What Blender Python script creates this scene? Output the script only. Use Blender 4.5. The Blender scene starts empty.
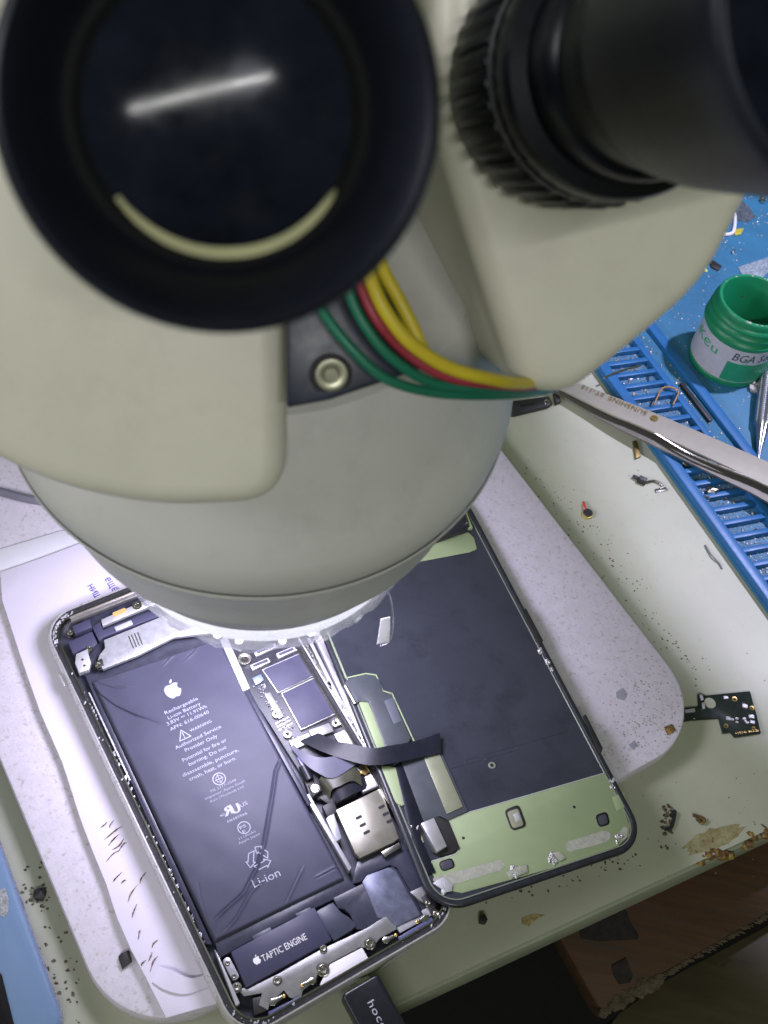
import bpy, bmesh, math, random
from mathutils import Vector as V, Matrix as M
random.seed(7)
K = 0.1                     # everything below is in millimetres; one Blender unit is a centimetre
sc = bpy.context.scene
C = bpy.data.collections.new("Scene objects"); sc.collection.children.link(C)
F, HC, PITCH, ROLL = 1150.0, 359.43, 0.64362, 0.20901

def Rx(t): return M(((1,0,0),(0,math.cos(t),-math.sin(t)),(0,math.sin(t),math.cos(t))))
def Rz(t): return M(((math.cos(t),-math.sin(t),0),(math.sin(t),math.cos(t),0),(0,0,1)))
CR = Rx(PITCH) @ Rz(ROLL)
CAM = V((0,0,HC))
def ray(p): return CR @ V(((p[0]-384)/F, -(p[1]-512)/F, -1.0))
def hit(p, o, n):
    d = ray(p); t = (o-CAM).dot(n)/d.dot(n); return CAM+d*t
def dep(p, d): return CAM+ray(p)*d
UP = V((0,0,1))
def W(p, z): return hit(p, V((0,0,z)), UP)

# ---------------------------------------------------------------- frames
class Frame:
    def __init__(s, o, x, y, z): s.o, s.x, s.y, s.z = V(o), V(x).normalized(), V(y).normalized(), V(z).normalized()
    def w(s, a, b=0, c=0): return s.o + s.x*a + s.y*b + s.z*c
    def l(s, p): d = p-s.o; return V((d.dot(s.x), d.dot(s.y), d.dot(s.z)))
    def px(s, p, c):                                # local (x, y) of a photograph point at height c in this frame
        q = s.l(hit(p, s.w(0,0,c), s.z)); return (q.x, q.y)
def yawframe(o, a): return Frame(o, (math.cos(a),math.sin(a),0), (-math.sin(a),math.cos(a),0), (0,0,1))
DESK = Frame((0,0,0),(1,0,0),(0,1,0),(0,0,1))
PH = yawframe((-28.08,149.39,18.0), 0.70095)        # open phone: x across, y along, z up; z = 0 is its rim
_ty, _tx, _tv = 0.53, -0.06, -0.04
_u=V((math.cos(_ty),math.sin(_ty),0)); _v=V((-math.sin(_ty),math.cos(_ty),0))
_u2=_u*math.cos(_tx)+UP*math.sin(_tx); _n=UP*math.cos(_tx)-_u*math.sin(_tx)
_v2=_v*math.cos(_tv)+_n*math.sin(_tv); _n2=_n*math.cos(_tv)-_v*math.sin(_tv)
DS = Frame((33.87,196.28,15.6), _u2, _v2, _n2)      # display panel, lying face down, leaning on the phone

# ---------------------------------------------------------------- materials
def lin(c):
    return tuple(((x/255)/12.92 if x/255<=.04045 else ((x/255+.055)/1.055)**2.4) for x in c)
_m = {}
def mat(name, col, rough=.5, metal=0., var=.12, vs=1.2, bump=0., bs=8., dirt=None, dirt_and_tints=(), coat=0., spec=.5, emit=None, es=0., alpha=1., trans=0., ior=1.45, stretch=None):
    if name in _m: return _m[name]
    m = bpy.data.materials.new(name); m.use_nodes = True; nt = m.node_tree; N = nt.nodes; L = nt.links
    b = N['Principled BSDF']; tc = N.new('ShaderNodeTexCoord'); src = tc.outputs['Object']
    if stretch:
        mp = N.new('ShaderNodeMapping'); mp.inputs['Scale'].default_value = stretch[0]; mp.inputs['Rotation'].default_value=(0,0,stretch[1]); L.new(src, mp.inputs[0]); src = mp.outputs[0]
    def noise(s, d=5, r=.6):
        n = N.new('ShaderNodeTexNoise'); n.inputs['Scale'].default_value = s; n.inputs['Detail'].default_value = d; n.inputs['Roughness'].default_value = r; L.new(src, n.inputs['Vector']); return n
    n = noise(vs); r = N.new('ShaderNodeValToRGB')
    r.color_ramp.elements[0].position=.3; r.color_ramp.elements[1].position=.7
    r.color_ramp.elements[0].color=(*[c*(1-var) for c in col],1); r.color_ramp.elements[1].color=(*[min(1,c*(1+var)) for c in col],1)
    L.new(n.outputs['Fac'], r.inputs[0]); out = r.outputs[0]
    for (dc, ds, lo, hi, amt) in dirt_and_tints:
        dn = noise(ds, 8, .7); rr = N.new('ShaderNodeValToRGB'); rr.color_ramp.elements[0].position=lo; rr.color_ramp.elements[1].position=hi
        rr.color_ramp.elements[0].color=(0,0,0,1); rr.color_ramp.elements[1].color=(amt,amt,amt,1); L.new(dn.outputs['Fac'], rr.inputs[0])
        mx = N.new('ShaderNodeMix'); mx.data_type='RGBA'; L.new(rr.outputs[0], mx.inputs[0]); L.new(out, mx.inputs[6]); mx.inputs[7].default_value=(*dc,1); out = mx.outputs[2]
    L.new(out, b.inputs['Base Color'])
    b.inputs['Metallic'].default_value=metal; b.inputs['Specular IOR Level'].default_value=spec
    rn = noise(vs*4); mr = N.new('ShaderNodeMapRange'); mr.inputs[3].default_value=max(.02,rough-.08); mr.inputs[4].default_value=min(1,rough+.1); L.new(rn.outputs['Fac'], mr.inputs[0]); L.new(mr.outputs[0], b.inputs['Roughness'])
    b.inputs['Coat Weight'].default_value=coat; b.inputs['Coat Roughness'].default_value=.08
    b.inputs['Transmission Weight'].default_value=trans; b.inputs['IOR'].default_value=ior; b.inputs['Alpha'].default_value=alpha
    if bump:
        bn = noise(bs, 6, .65); bp = N.new('ShaderNodeBump'); bp.inputs['Strength'].default_value=bump; bp.inputs['Distance'].default_value=.03; L.new(bn.outputs['Fac'], bp.inputs['Height']); L.new(bp.outputs[0], b.inputs['Normal'])
    if emit: b.inputs['Emission Color'].default_value=(*emit,1); b.inputs['Emission Strength'].default_value=es
    _m[name]=m; return m
brown=(.10,.05,.02)
desk_m = mat('desk_laminate',(.385,.40,.305),.42,var=.05,vs=.25,bump=.08,bs=9,dirt_and_tints=[((.27,.27,.18),2.4,.60,.74,.5),((.22,.2,.13),9,.66,.73,.75),((.34,.33,.25),1.1,.5,.75,.35),((.05,.045,.04),28,.70,.74,.8)])  # green tint of the room light is mixed into the base colour
desk_edge_m = mat('desk_edge',(.27,.30,.22),.4,var=.12,vs=.6,dirt_and_tints=[((.2,.19,.14),4,.58,.72,.5)])
slab_m = mat('slab_enamel',(.62,.585,.67),.42,var=.06,vs=2.5,bump=.3,bs=14,dirt_and_tints=[((.5,.48,.48),9,.48,.66,.4),((.33,.30,.26),6,.55,.68,.75),((.26,.17,.1),2.6,.66,.74,.45),((.08,.08,.09),22,.70,.75,.6)])
slabside_m = mat('slab_side',(.5,.5,.47),.45,var=.08)
pad_m = mat('pad_paper',(.68,.64,.76),.4,var=.03,vs=.5,bump=.35,bs=1.6,dirt_and_tints=[((.5,.49,.52),4,.60,.72,.4),((.30,.2,.12),3.2,.69,.76,.45)])
padside_m = mat('pad_side',(.3,.3,.28),.8,var=.12)
sheet_m = mat('under_sheet',(.66,.66,.72),.6,var=.04,bump=.1,bs=3)
ink_m = mat('print_blue',(.08,.08,.35),.6)
cream_m = mat('cream_enamel',(.74,.72,.61),.36,var=.03,vs=.5,bump=.03,bs=20,dirt_and_tints=[((.2,.16,.09),2.7,.71,.725,.7),((.58,.55,.45),.6,.5,.7,.35)])
barrel_m = mat('barrel_enamel',(.64,.635,.615),.45,var=.03,vs=.4,bump=.02,dirt_and_tints=[((.2,.16,.09),3.1,.715,.73,.7),((.45,.44,.42),.7,.5,.7,.35)])
black_m = mat('eyepiece_black',(.008,.009,.015),.34,var=.2,vs=2,spec=.35)
cup_m = mat('cup_rubber',(.012,.014,.024),.42,var=.15,vs=2,spec=.4)
inner_m = mat('inner_black',(.006,.006,.007),.6)
mark_m = mat('white_marking',(.35,.35,.3),.6)
navy_m = mat('navy_plate',(.010,.016,.036),.35,var=.2)
lens_m = mat('lens_coated_glass',(.008,.010,.018),.06,var=.8,vs=.8,spec=.08,dirt_and_tints=[((.012,.016,.026),.9,.45,.7,.8),((.02,.02,.022),1.3,.55,.7,.6)])  # blue-grey blotches in the colour imitate faint reflections in the glass
arc_m = mat('lens_reflection_pale',(.62,.62,.36),.4,var=.1)  # pale colour of the painted reflection arc
steel_m = mat('steel',(.55,.53,.49),.22,1.,var=.1)
steel_dark_m = mat('steel_dark',(.25,.24,.22),.35,1.,var=.15)
frame_m = mat('phone_frame_metal',(.62,.61,.60),.28,.55,var=.08)
silver_m = mat('silver_plate',(.46,.46,.50),.34,.45,var=.15,vs=4,bump=.1,bs=10)
bright_m = mat('bright_tin',(.60,.60,.63),.35,.5,var=.1,vs=4,bump=.3,bs=14)
grey_m = mat('grey_shield',(.30,.30,.30),.38,.5,var=.15,vs=3)
gold_m = mat('gold',(.75,.52,.2),.3,1.)
floor_m = mat('phone_inside_floor',(.03,.032,.05),.4,var=.3,vs=4,dirt_and_tints=[((.12,.12,.13),14,.62,.72,.5)])
pcb_m = mat('board_black',(.025,.026,.035),.4,var=.4,vs=8,dirt_and_tints=[((.4,.36,.25),30,.64,.68,.8)])
adh_m = mat('adhesive_black',(.02,.02,.024),.5,var=.5,vs=10,bump=.8,bs=25,dirt_and_tints=[((.35,.35,.36),30,.62,.68,.8)])
film_b_m = mat('black_film',(.035,.037,.058),.33,var=.2,vs=2,bump=.05)
spk_m = mat('speaker_patch',(.13,.14,.2),.38,.3,var=.35,vs=2.5)
batt_m = mat('battery_foil',(.055,.056,.084),.36,var=.10,vs=.9,bump=.16,bs=1.3,spec=.14)
print_m = mat('battery_print',(.33,.33,.42),.6,var=.05)
printd_m = mat('battery_print_dim',(.26,.26,.35),.6,var=.05)
taptic_m = mat('engine_case',(.05,.05,.09),.42,var=.06,spec=.35)
chip_m = mat('chip_film',(.052,.052,.085),.5,var=.08,vs=3,bump=.06,spec=.25)
chip_mark_m = mat('chip_mark',(.035,.035,.065),.5)
white_m = mat('white_label',(.72,.70,.72),.5,var=.03)
panel_m = mat('panel_film',(.034,.037,.050),.15,var=.10,vs=.5,bump=.05,bs=.9,coat=.5,dirt_and_tints=[((.09,.095,.12),5,.66,.74,.35),((.02,.022,.03),.7,.5,.68,.6)])
green_m = mat('back_plate_green',(.24,.30,.16),.5,var=.05,vs=1,bump=.04)
tape_grey_m = mat('grey_tape',(.30,.31,.25),.7,var=.2,vs=6,bump=.3)
rim_m = mat('display_rim',(.022,.024,.030),.3,var=.3,vs=6)
flexb_m = mat('flex_black',(.010,.011,.017),.36,var=.2,vs=3,spec=.3)
flexg_m = mat('flex_slate',(.055,.062,.07),.4,var=.15)
olive_m = mat('flex_olive',(.045,.045,.03),.3,var=.4,vs=2)
foil_m = mat('foil_crumple',(.55,.55,.55),.35,.7,var=.2,bump=1.0,bs=20)
mat_m = mat('silicone_blue',(.028,.15,.27),.5,var=.10,vs=1,bump=.05,dirt_and_tints=[((.16,.32,.45),6,.60,.72,.35),((.5,.5,.45),26,.70,.73,.6)])
tray_m = mat('tray_blue',(.017,.12,.31),.4,var=.08,vs=1)
trayfloor_m = mat('tray_floor',(.05,.16,.27),.5,var=.3,vs=8,bump=.6,bs=16,dirt_and_tints=[((.4,.42,.4),14,.56,.64,.6)])
jar_m = mat('jar_plastic',(.008,.21,.09),.35,var=.06)
jarin_m = mat('jar_residue',(.12,.13,.11),.7,var=.4,vs=8,bump=1.,bs=10)
label_m = mat('jar_label',(.46,.46,.50),.5,var=.06,vs=3,dirt_and_tints=[((.15,.4,.27),1.8,.55,.65,.6)])
labelg_m = mat('jar_label_green',(.02,.26,.13),.45,var=.1)
jarink_m = mat('jar_ink',(.03,.05,.05),.5)
jargr_m = mat('jar_ink_green',(.03,.35,.12),.5)
tw_m = mat('tweezer_steel',(.34,.33,.27),.46,.5,var=.05,vs=2)
tw2_m = mat('tweezer_inner',(.22,.21,.18),.4,.7,var=.1)
twtext_m = mat('etched_gold',(.22,.15,.03),.4,.5)
wire = {n: mat('wire_'+n,c,.4,var=.08) for n,c in (('green',(.01,.16,.09)),('red',(.30,.03,.05)),('yellow',(.62,.50,.03)),('grey',(.16,.16,.2)))}
cable_m = mat('cable_plug_black',(.012,.013,.017),.3,var=.15)
hoco_m = mat('plug_print',(.45,.45,.5),.5)
pblue_m = mat('phone_back_blue',(.16,.25,.40),.12,var=.03,coat=.6)
pside_m = mat('phone_side_blue',(.35,.38,.55),.25,.6)
dark_m = mat('dark_bits',(.02,.02,.02),.5,var=.4)
pcbg_m = mat('flex_board_green',(.012,.022,.016),.35,var=.5,vs=6)
woodd_m = mat('drawer_wood',(.065,.032,.014),.6,var=.3,vs=1.2,bump=.2,stretch=((.2,3,1),.6),dirt_and_tints=[((.04,.035,.03),1.6,.55,.6,.7)])
board_m = mat('shelf_board',(.055,.045,.022),.6,var=.25,vs=1,stretch=((.3,2,1),.6))
chip_edge_m = mat('chipped_edge',(.085,.065,.04),.9,var=.4,vs=3,bump=1.)
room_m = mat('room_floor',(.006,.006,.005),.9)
debris_m = mat('debris_metal',(.4,.38,.34),.4,.6,var=.4,vs=5)
rust_m = mat('rust_stain',(.10,.055,.018),.7,var=.7,vs=5,bump=.5,dirt_and_tints=[((.35,.25,.06),4,.5,.6,.7)])
stain_m = mat('scorch_stain',(.30,.29,.16),.5,var=.25,vs=3,dirt_and_tints=[((.20,.13,.04),2.2,.45,.65,.8),((.06,.03,.012),5,.58,.66,.9)])
gritb_m = mat('part_grey',(.22,.22,.24),.4,.3,var=.6,vs=12)
led_m = mat('led_diffuser',(.8,.8,.88),.08,var=.2,vs=3.,alpha=.42,bump=1.,bs=5,coat=1.)
ledw_m = mat('led_glow',(.9,.9,.95),.4,emit=(.86,.86,1.),es=1.05,var=.2)
ledhot_m = mat('led_lit',(1,1,1),.3,emit=(.93,.93,1.),es=5)
clearf_m = mat('clear_film',(.9,.9,.95),.08,trans=.9,alpha=.5,bump=.6,bs=3)

# ---------------------------------------------------------------- mesh building
class MB:
    def __init__(s): s.bm = bmesh.new(); s.smooth=False
    def prism(s, pts, vec, taper=0.):               # pts: world mm, loop at the top; vec to the bottom
        t = [V(p) for p in pts]; c = sum(t, V())/len(t)
        a = [s.bm.verts.new(p*K) for p in t]; b = [s.bm.verts.new(((p+V(vec))+(p-c)*taper)*K) for p in t]
        n = len(t); f=[s.bm.faces.new(a), s.bm.faces.new(b[::-1])]
        for i in range(n): f.append(s.bm.faces.new((a[i],b[i],b[(i+1)%n],a[(i+1)%n])))
        bmesh.ops.recalc_face_normals(s.bm, faces=f); return s
    def poly(s, fr, pl, z1, z0, taper=0.): return s.prism([fr.w(x,y,z1) for x,y in pl], fr.z*(z0-z1), taper)
    def px(s, fr, pl, z1, z0, taper=0.): return s.poly(fr, [fr.px(p,z1) for p in pl], z1, z0, taper)
    def box(s, fr, c, sz, a=0.):
        ca,sa=math.cos(a),math.sin(a); q=[(-1,-1),(1,-1),(1,1),(-1,1)]
        pl=[(c[0]+i*sz[0]/2*ca-j*sz[1]/2*sa, c[1]+i*sz[0]/2*sa+j*sz[1]/2*ca) for i,j in q]
        return s.poly(fr, pl, c[2]+sz[2]/2, c[2]-sz[2]/2)
    def lathe(s, fr, prof, n=48, a0=0., a1=None, rmod=None):     # prof: (radius, height) in frame z
        full = a1 is None; a1 = a0+2*math.pi if full else a1; cols=[]
        m = n if full else n+1
        for i in range(m):
            a=a0+(a1-a0)*i/n; cols.append([s.bm.verts.new(fr.w((r*(rmod(a,j) if rmod else 1))*math.cos(a),(r*(rmod(a,j) if rmod else 1))*math.sin(a),h)*K) for j,(r,h) in enumerate(prof)])
        f=[]
        for i in range(n):
            A=cols[i]; B=cols[(i+1)%m]
            for j in range(len(prof)-1):
                f.append(s.bm.faces.new((A[j],B[j],B[j+1],A[j+1])))
        bmesh.ops.remove_doubles(s.bm, verts=[v for c in cols for v in c], dist=1e-6)
        f=[x for x in f if x.is_valid]
        bmesh.ops.recalc_face_normals(s.bm, faces=f); s.smooth=True; return s
    def loft(s, rings, cap0=False, cap1=False):
        R=[[s.bm.verts.new(p*K) for p in r] for r in rings]; f=[]
        n=len(rings[0])
        for A,B in zip(R,R[1:]):
            for i in range(n): f.append(s.bm.faces.new((A[i],A[(i+1)%n],B[(i+1)%n],B[i])))
        if cap0: f.append(s.bm.faces.new(R[0]))
        if cap1: f.append(s.bm.faces.new(R[-1][::-1]))
        bmesh.ops.recalc_face_normals(s.bm, faces=f); s.smooth=True; return s
    def tube(s, pts, r, n=10):
        P=[V(p) for p in pts]
        if len(P)>2:                                # Catmull-Rom
            Q=[]
            E=[P[0]*2-P[1]]+P+[P[-1]*2-P[-2]]
            for i in range(1,len(E)-2):
                for k in range(6):
                    t=k/6; a,b,c,d=E[i-1],E[i],E[i+1],E[i+2]
                    Q.append(.5*((2*b)+(c-a)*t+(2*a-5*b+4*c-d)*t*t+(3*b-a-3*c+d)*t**3))
            Q.append(P[-1]); P=Q
        rings=[]; up=V((0.1,.2,1)).normalized()
        for i,p in enumerate(P):
            t=(P[min(i+1,len(P)-1)]-P[max(i-1,0)]).normalized(); x=t.cross(up)
            if x.length<1e-3: x=t.cross(V((1,0,0)))
            x.normalize(); y=t.cross(x).normalized(); up=-y if (-y).dot(up)>0 else y
            rr=r if not callable(r) else r(i/(len(P)-1))
            rings.append([p+(x*math.cos(2*math.pi*k/n)+y*math.sin(2*math.pi*k/n))*rr for k in range(n)])
        return s.loft(rings, True, True)
    def ribbon(s, L, R, th, steps=6):               # two edge polylines (world) -> curved strap with thickness
        def cr(P):
            Q=[]; E=[P[0]*2-P[1]]+list(P)+[P[-1]*2-P[-2]]
            for i in range(1,len(E)-2):
                for k in range(steps):
                    t=k/steps; a,b,c,d=E[i-1],E[i],E[i+1],E[i+2]
                    Q.append(.5*((2*b)+(c-a)*t+(2*a-5*b+4*c-d)*t*t+(3*b-a-3*c+d)*t**3))
            Q.append(P[-1]); return Q
        A,B=cr([V(p) for p in L]),cr([V(p) for p in R]); rings=[]
        for i in range(len(A)):
            t=(A[min(i+1,len(A)-1)]-A[max(i-1,0)]); nrm=t.cross(B[i]-A[i]).normalized()*th/2
            rings.append([A[i]+nrm,B[i]+nrm,B[i]-nrm,A[i]-nrm])
        return s.loft(rings, True, True)
    def blob(s, c, r, sub=1, jit=.3, sq=(1,1,1)):
        g=bmesh.ops.create_icosphere(s.bm, subdivisions=sub, radius=1)
        for v in g['verts']:
            k=r*(1+random.uniform(-jit,jit)); v.co=(V(c)+V((v.co.x*sq[0],v.co.y*sq[1],v.co.z*sq[2]))*k)*K
        return s
    def build(s, name, m, parent=None, bevel=0., seg=2, smooth=None, auto=35):
        me=bpy.data.meshes.new(name)
        org = parent_world(parent)
        if bevel:
            ed=[e for e in s.bm.edges if len(e.link_faces)==2 and e.calc_face_angle(0)>.5]
            bmesh.ops.bevel(s.bm, geom=ed, offset=bevel*K, segments=seg, affect='EDGES', profile=.5, clamp_overlap=True)
        if parent is None:
            vs=[v.co for v in s.bm.verts]; org=V((sum(v.x for v in vs)/len(vs), sum(v.y for v in vs)/len(vs), min(v.z for v in vs)))
        for v in s.bm.verts: v.co-=org
        sm = s.smooth if smooth is None else smooth
        for f in s.bm.faces: f.smooth = sm or bool(bevel)
        s.bm.to_mesh(me); s.bm.free(); me.materials.append(m)
        if (sm or bevel) and auto: me.set_sharp_from_angle(angle=math.radians(auto))
        o=bpy.data.objects.new(name, me); C.objects.link(o)
        if parent is None: o.location=org
        else: o.parent=parent
        return o
def parent_world(p):
    v=V((0,0,0))
    while p is not None: v+=p.location; p=p.parent
    return v
def tag(o, label=None, cat=None, group=None, kind=None):
    for k,x in (('label',label),('category',cat),('group',group),('kind',kind)):
        if x: o[k]=x
    return o
def thing(name, label, cat, loc, group=None):
    o=bpy.data.objects.new(name, None); C.objects.link(o); o.location=V(loc)*K; o.empty_display_size=.5
    return tag(o,label,cat,group)
def P(fr, pl, z1, z0, name, m, parent, bevel=.15, **k): return MB().px(fr, pl, z1, z0).build(name, m, parent, bevel, **k)

def rrect(w, h, r, n=10):
    o=[]
    for cx,cy,a in ((w/2-r,h/2-r,0),(-w/2+r,h/2-r,90),(-w/2+r,-h/2+r,180),(w/2-r,-h/2+r,270)):
        for k in range(n+1):
            t=math.radians(a+90*k/n); o.append((cx+r*math.cos(t),cy+r*math.sin(t)))
    return o
def rr_ring(fr, w, h, r, off, z, n=10):
    return [fr.w(x,y,z) for x,y in rrect(w+2*off,h+2*off,max(.3,r+off),n)]
def roundpoly(pl, r, n=4):                           # round the corners of a 2D outline
    o=[]; N=len(pl)
    for i in range(N):
        a,b,c=V((*pl[i-1],0)),V((*pl[i],0)),V((*pl[(i+1)%N],0))
        rr=r[i] if isinstance(r,(list,tuple)) else r
        d1=(a-b); d2=(c-b); k=min(rr,d1.length*.45,d2.length*.45)
        p,q=b+d1.normalized()*k,b+d2.normalized()*k
        for j in range(n+1):
            t=j/n; u=p*(1-t)**2+b*2*t*(1-t)+q*t*t; o.append((u.x,u.y))
    return o

# text as a mesh laid on a frame plane
def text_pts(s, spacing=1.):
    cu=bpy.data.curves.new('t','FONT'); cu.body=s; cu.size=1; cu.resolution_u=2; cu.space_character=spacing
    ob=bpy.data.objects.new('t',cu); C.objects.link(ob); bpy.context.view_layer.update()
    me=bpy.data.meshes.new_from_object(ob.evaluated_get(bpy.context.evaluated_depsgraph_get()))
    bpy.data.objects.remove(ob); vs=[v.co.copy() for v in me.vertices]; fs=[tuple(p.vertices) for p in me.polygons]
    bpy.data.meshes.remove(me); bpy.data.curves.remove(cu); return vs,fs
def add_text(mb, s, place, x0, x1, h, spacing=1., slant=0.):
    """place(a,b) -> world point; text runs from a=x0 to x1, capital height h"""
    vs,fs=text_pts(s,spacing)
    lo=min(v.x for v in vs); hi=max(v.x for v in vs); cap=.72
    nv=[mb.bm.verts.new(place(x0+(v.x-lo)/(hi-lo)*(x1-x0)+slant*v.y/cap*h, v.y/cap*h)*K) for v in vs]
    for f in fs:
        try: mb.bm.faces.new([nv[i] for i in f])
        except ValueError: pass
def text_px(mb, s, fr, p0, p1, h, z, spacing=1.):    # baseline from photo point p0 to p1
    a=V((*fr.px(p0,z),0)); b=V((*fr.px(p1,z),0)); d=(b-a); L=d.length; d.normalize(); n=V((-d.y,d.x,0))
    add_text(mb, s, lambda x,y: fr.w(*( (a+d*x+n*y).xy ), z), 0, L, h, spacing)
def ring_flat(mb, fr, c, ro, ri, z, n=28):
    A=[mb.bm.verts.new(fr.w(c[0]+ro*math.cos(6.2832*i/n),c[1]+ro*math.sin(6.2832*i/n),z)*K) for i in range(n)]
    B=[mb.bm.verts.new(fr.w(c[0]+ri*math.cos(6.2832*i/n),c[1]+ri*math.sin(6.2832*i/n),z)*K) for i in range(n)]
    for i in range(n): mb.bm.faces.new((A[i],A[(i+1)%n],B[(i+1)%n],B[i]))
def stroke(mb, fr, pts, w, z, closed=False):
    q=[V((*p,0)) for p in pts]; n=len(q)
    for i in range(n if closed else n-1):
        a,b=q[i],q[(i+1)%n]; d=(b-a).normalized()*w/2; e=V((-d.y,d.x,0)); a=a-d*.5; b=b+d*.5
        mb.bm.faces.new([mb.bm.verts.new(fr.w(*p.xy,z)*K) for p in (a+e,a-e,b-e,b+e)])
def fill(mb, fr, pts, z): mb.bm.faces.new([mb.bm.verts.new(fr.w(x,y,z)*K) for x,y in pts])
APPLE=[(0,.72),(.18,.78),(.42,.82),(.68,.72),(.80,.58),(.66,.44),(.60,.24),(.66,.02),(.86,-.14),(.74,-.42),(.55,-.70),(.38,-.86),(.2,-.84),(0,-.76),(-.2,-.84),(-.38,-.86),(-.58,-.68),(-.78,-.34),(-.86,.04),(-.82,.4),(-.66,.66),(-.42,.80),(-.18,.78)]
LEAF=[(.02,.86),(.04,1.08),(.2,1.26),(.40,1.32),(.37,1.1),(.22,.92)]
def fruit(mb, fr, c, s, z):
    for L in (APPLE,LEAF): fill(mb, fr, [(c[0]+x*s,c[1]+y*s) for x,y in L], z)

def screw(parent, fr, p, z, r, m=steel_m, h=1.0, name='screw'):
    x,y=fr.px(p,z); f2=Frame(fr.w(x,y,0),fr.x,fr.y,fr.z)
    o=MB().lathe(f2,[(0,z-.15),(r*.28,z-.15),(r*.34,z),(r*.55,z+.05),(r*.62,z-.22),(r*.9,z-.25),(r,z-.45),(r,z-h)],16).build(name,m,parent)
    return o

# ================================================================ desk and what lies under it
def line_pts(p0, ang, L0, L1):
    d=V((math.cos(ang),math.sin(ang),0)); return V(p0)+d*L0, V(p0)+d*L1
e0,e1=line_pts((34.9,92.8,0), math.radians(34.4), -330, 900)
dn=V((-math.sin(math.radians(34.4)),math.cos(math.radians(34.4)),0))
top=[e0,e1,e1+dn*1300,e0+dn*1300]
desk=thing('desk','white laminate workbench with a scorched front edge under everything','desk',(0,300,0))
MB().prism(top,(0,0,-15)).build('desk_top',desk_m,desk)
lip=[e0-dn*1.2+V((0,0,-1)),e1-dn*1.2+V((0,0,-1)),e1+dn*3+V((0,0,-1)),e0+dn*3+V((0,0,-1))]
MB().prism([p-dn*.02 for p in lip],(0,0,-15.5)).build('front_edge_band',desk_edge_m,desk,.5)
# scorched, chipped patch on the edge
def on_edge(t,u,dz=0): return e0+(e1-e0).normalized()*t+dn*u+V((0,0,dz))
tb=(W((735,846),0)-e0).dot((e1-e0).normalized())
mb=MB(); pl=[]
for i in range(26):
    a=i/26*2*math.pi; pl.append(on_edge(tb-6+math.cos(a)*12*(1+random.uniform(-.25,.2)),4.6+math.sin(a)*3.6*(1+random.uniform(-.25,.1)),.05))
mb.prism(pl,(0,0,-.2)).build('scorch_stain',stain_m,desk)
for t0,n,nm,mm in ((-14,7,'burn_mark',rust_m),(4,6,'burn_mark',rust_m),(12,5,'chipped_laminate',chip_edge_m)):
    mb=MB()
    for i in range(n): mb.blob(on_edge(tb+t0+i*1.9,random.uniform(-1.6,1.2),random.uniform(-2.2,-.6)),random.uniform(1.0,1.9),2,.22,(1.5,1.2,.7))
    mb.build(nm,mm,desk,smooth=False)

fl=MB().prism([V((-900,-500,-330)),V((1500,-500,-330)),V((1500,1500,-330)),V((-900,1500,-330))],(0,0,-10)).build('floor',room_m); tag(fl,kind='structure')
zd=-45
dr=thing('drawer_board','worn brown plywood board with dark torn patches, below the front edge of the desk','board',W((680,920),zd))
MB().px(DESK,[(540,905),(560,938),(596,1003),(604,1012),(625,1001),(662,973),(712,945),(768,912),(900,830),(860,700),(600,800)],zd,zd-9).build('panel',woodd_m,dr,.5)
mb=MB()
for i in range(60):
    t=random.random(); p=W((598+t*62+random.uniform(-3,3),1013-t*34+random.uniform(-4,4)),zd)
    mb.blob(p,random.uniform(.4,1.6),2,.3,(1.3,1.3,.4))
mb.build('chipped_corner',chip_edge_m,dr,smooth=False); mb=MB()
for i in range(150):
    t=random.random(); p=W((660+t*110+random.uniform(-1,1),978-t*64+random.uniform(-1.5,1.5)),zd); mb.blob(p,random.uniform(.2,.5),1,.4,(3.0,.8,.4))
mb.build('chipped_rim',chip_edge_m,dr,smooth=False)
for q in ([(583,922),(600,917),(618,908),(626,910),(632,925),(639,935),(638,939),(600,941),(582,938),(580,934)],[(612,966),(626,958),(633,975),(631,982),(620,984),(615,977)]):
    P(DESK,q,zd+.6,zd-.5,'dark_patch',mat('tar_patch',(.022,.018,.016),.7,var=.5,vs=3),dr,0)
sb=MB().px(DESK,[(585,1060),(618,1014),(662,982),(768,925),(1000,800),(1000,1250),(700,1300)],zd-25,zd-40).build('shelf_board',board_m,None,.5)
tag(sb,'dull olive brown board below the plywood board in the bottom right corner','board')
rt=MB().px(DESK,[(606,905),(618,899),(616,906),(606,911)],-16.5,-18.5).build('red_tag',mat('red_plastic',(.5,.02,.02),.4),None,.2)
tag(rt,'small red tag poking out under the front edge of the desk','tag')

# ================================================================ microscope base plate, sheets and pad on it
MS=yawframe((117.4,202.3,0),math.radians(40.0))      # x along the plate's front edge, y away from it
base=thing('microscope_base','white enamelled microscope base plate with rounded corners, scratched and dirty at the right','microscope base',W((640,720),0))
ax=[MS.l(W(p,7)) for p in ((600,790),(650,642),(682,722),(40,862))]
xr=MS.l(V((105.1,232.3,7))).x; yb=MS.l(V((95,174,7))).y; xl=MS.l(V((-75,104,7))).x
cx,cy=(xr+xl)/2,yb+150; BW=xr-xl
BF=Frame(MS.w(cx,cy),MS.x,MS.y,MS.z)
rings=[rr_ring(BF,BW,300,27,o,z,14) for o,z in ((-.3,0),(0,.6),(0,5.6),(-.35,6.6),(-1.2,7.0))]
MB().loft(rings[:],True,True).build('plate',slab_m,base,auto=30)
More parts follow.
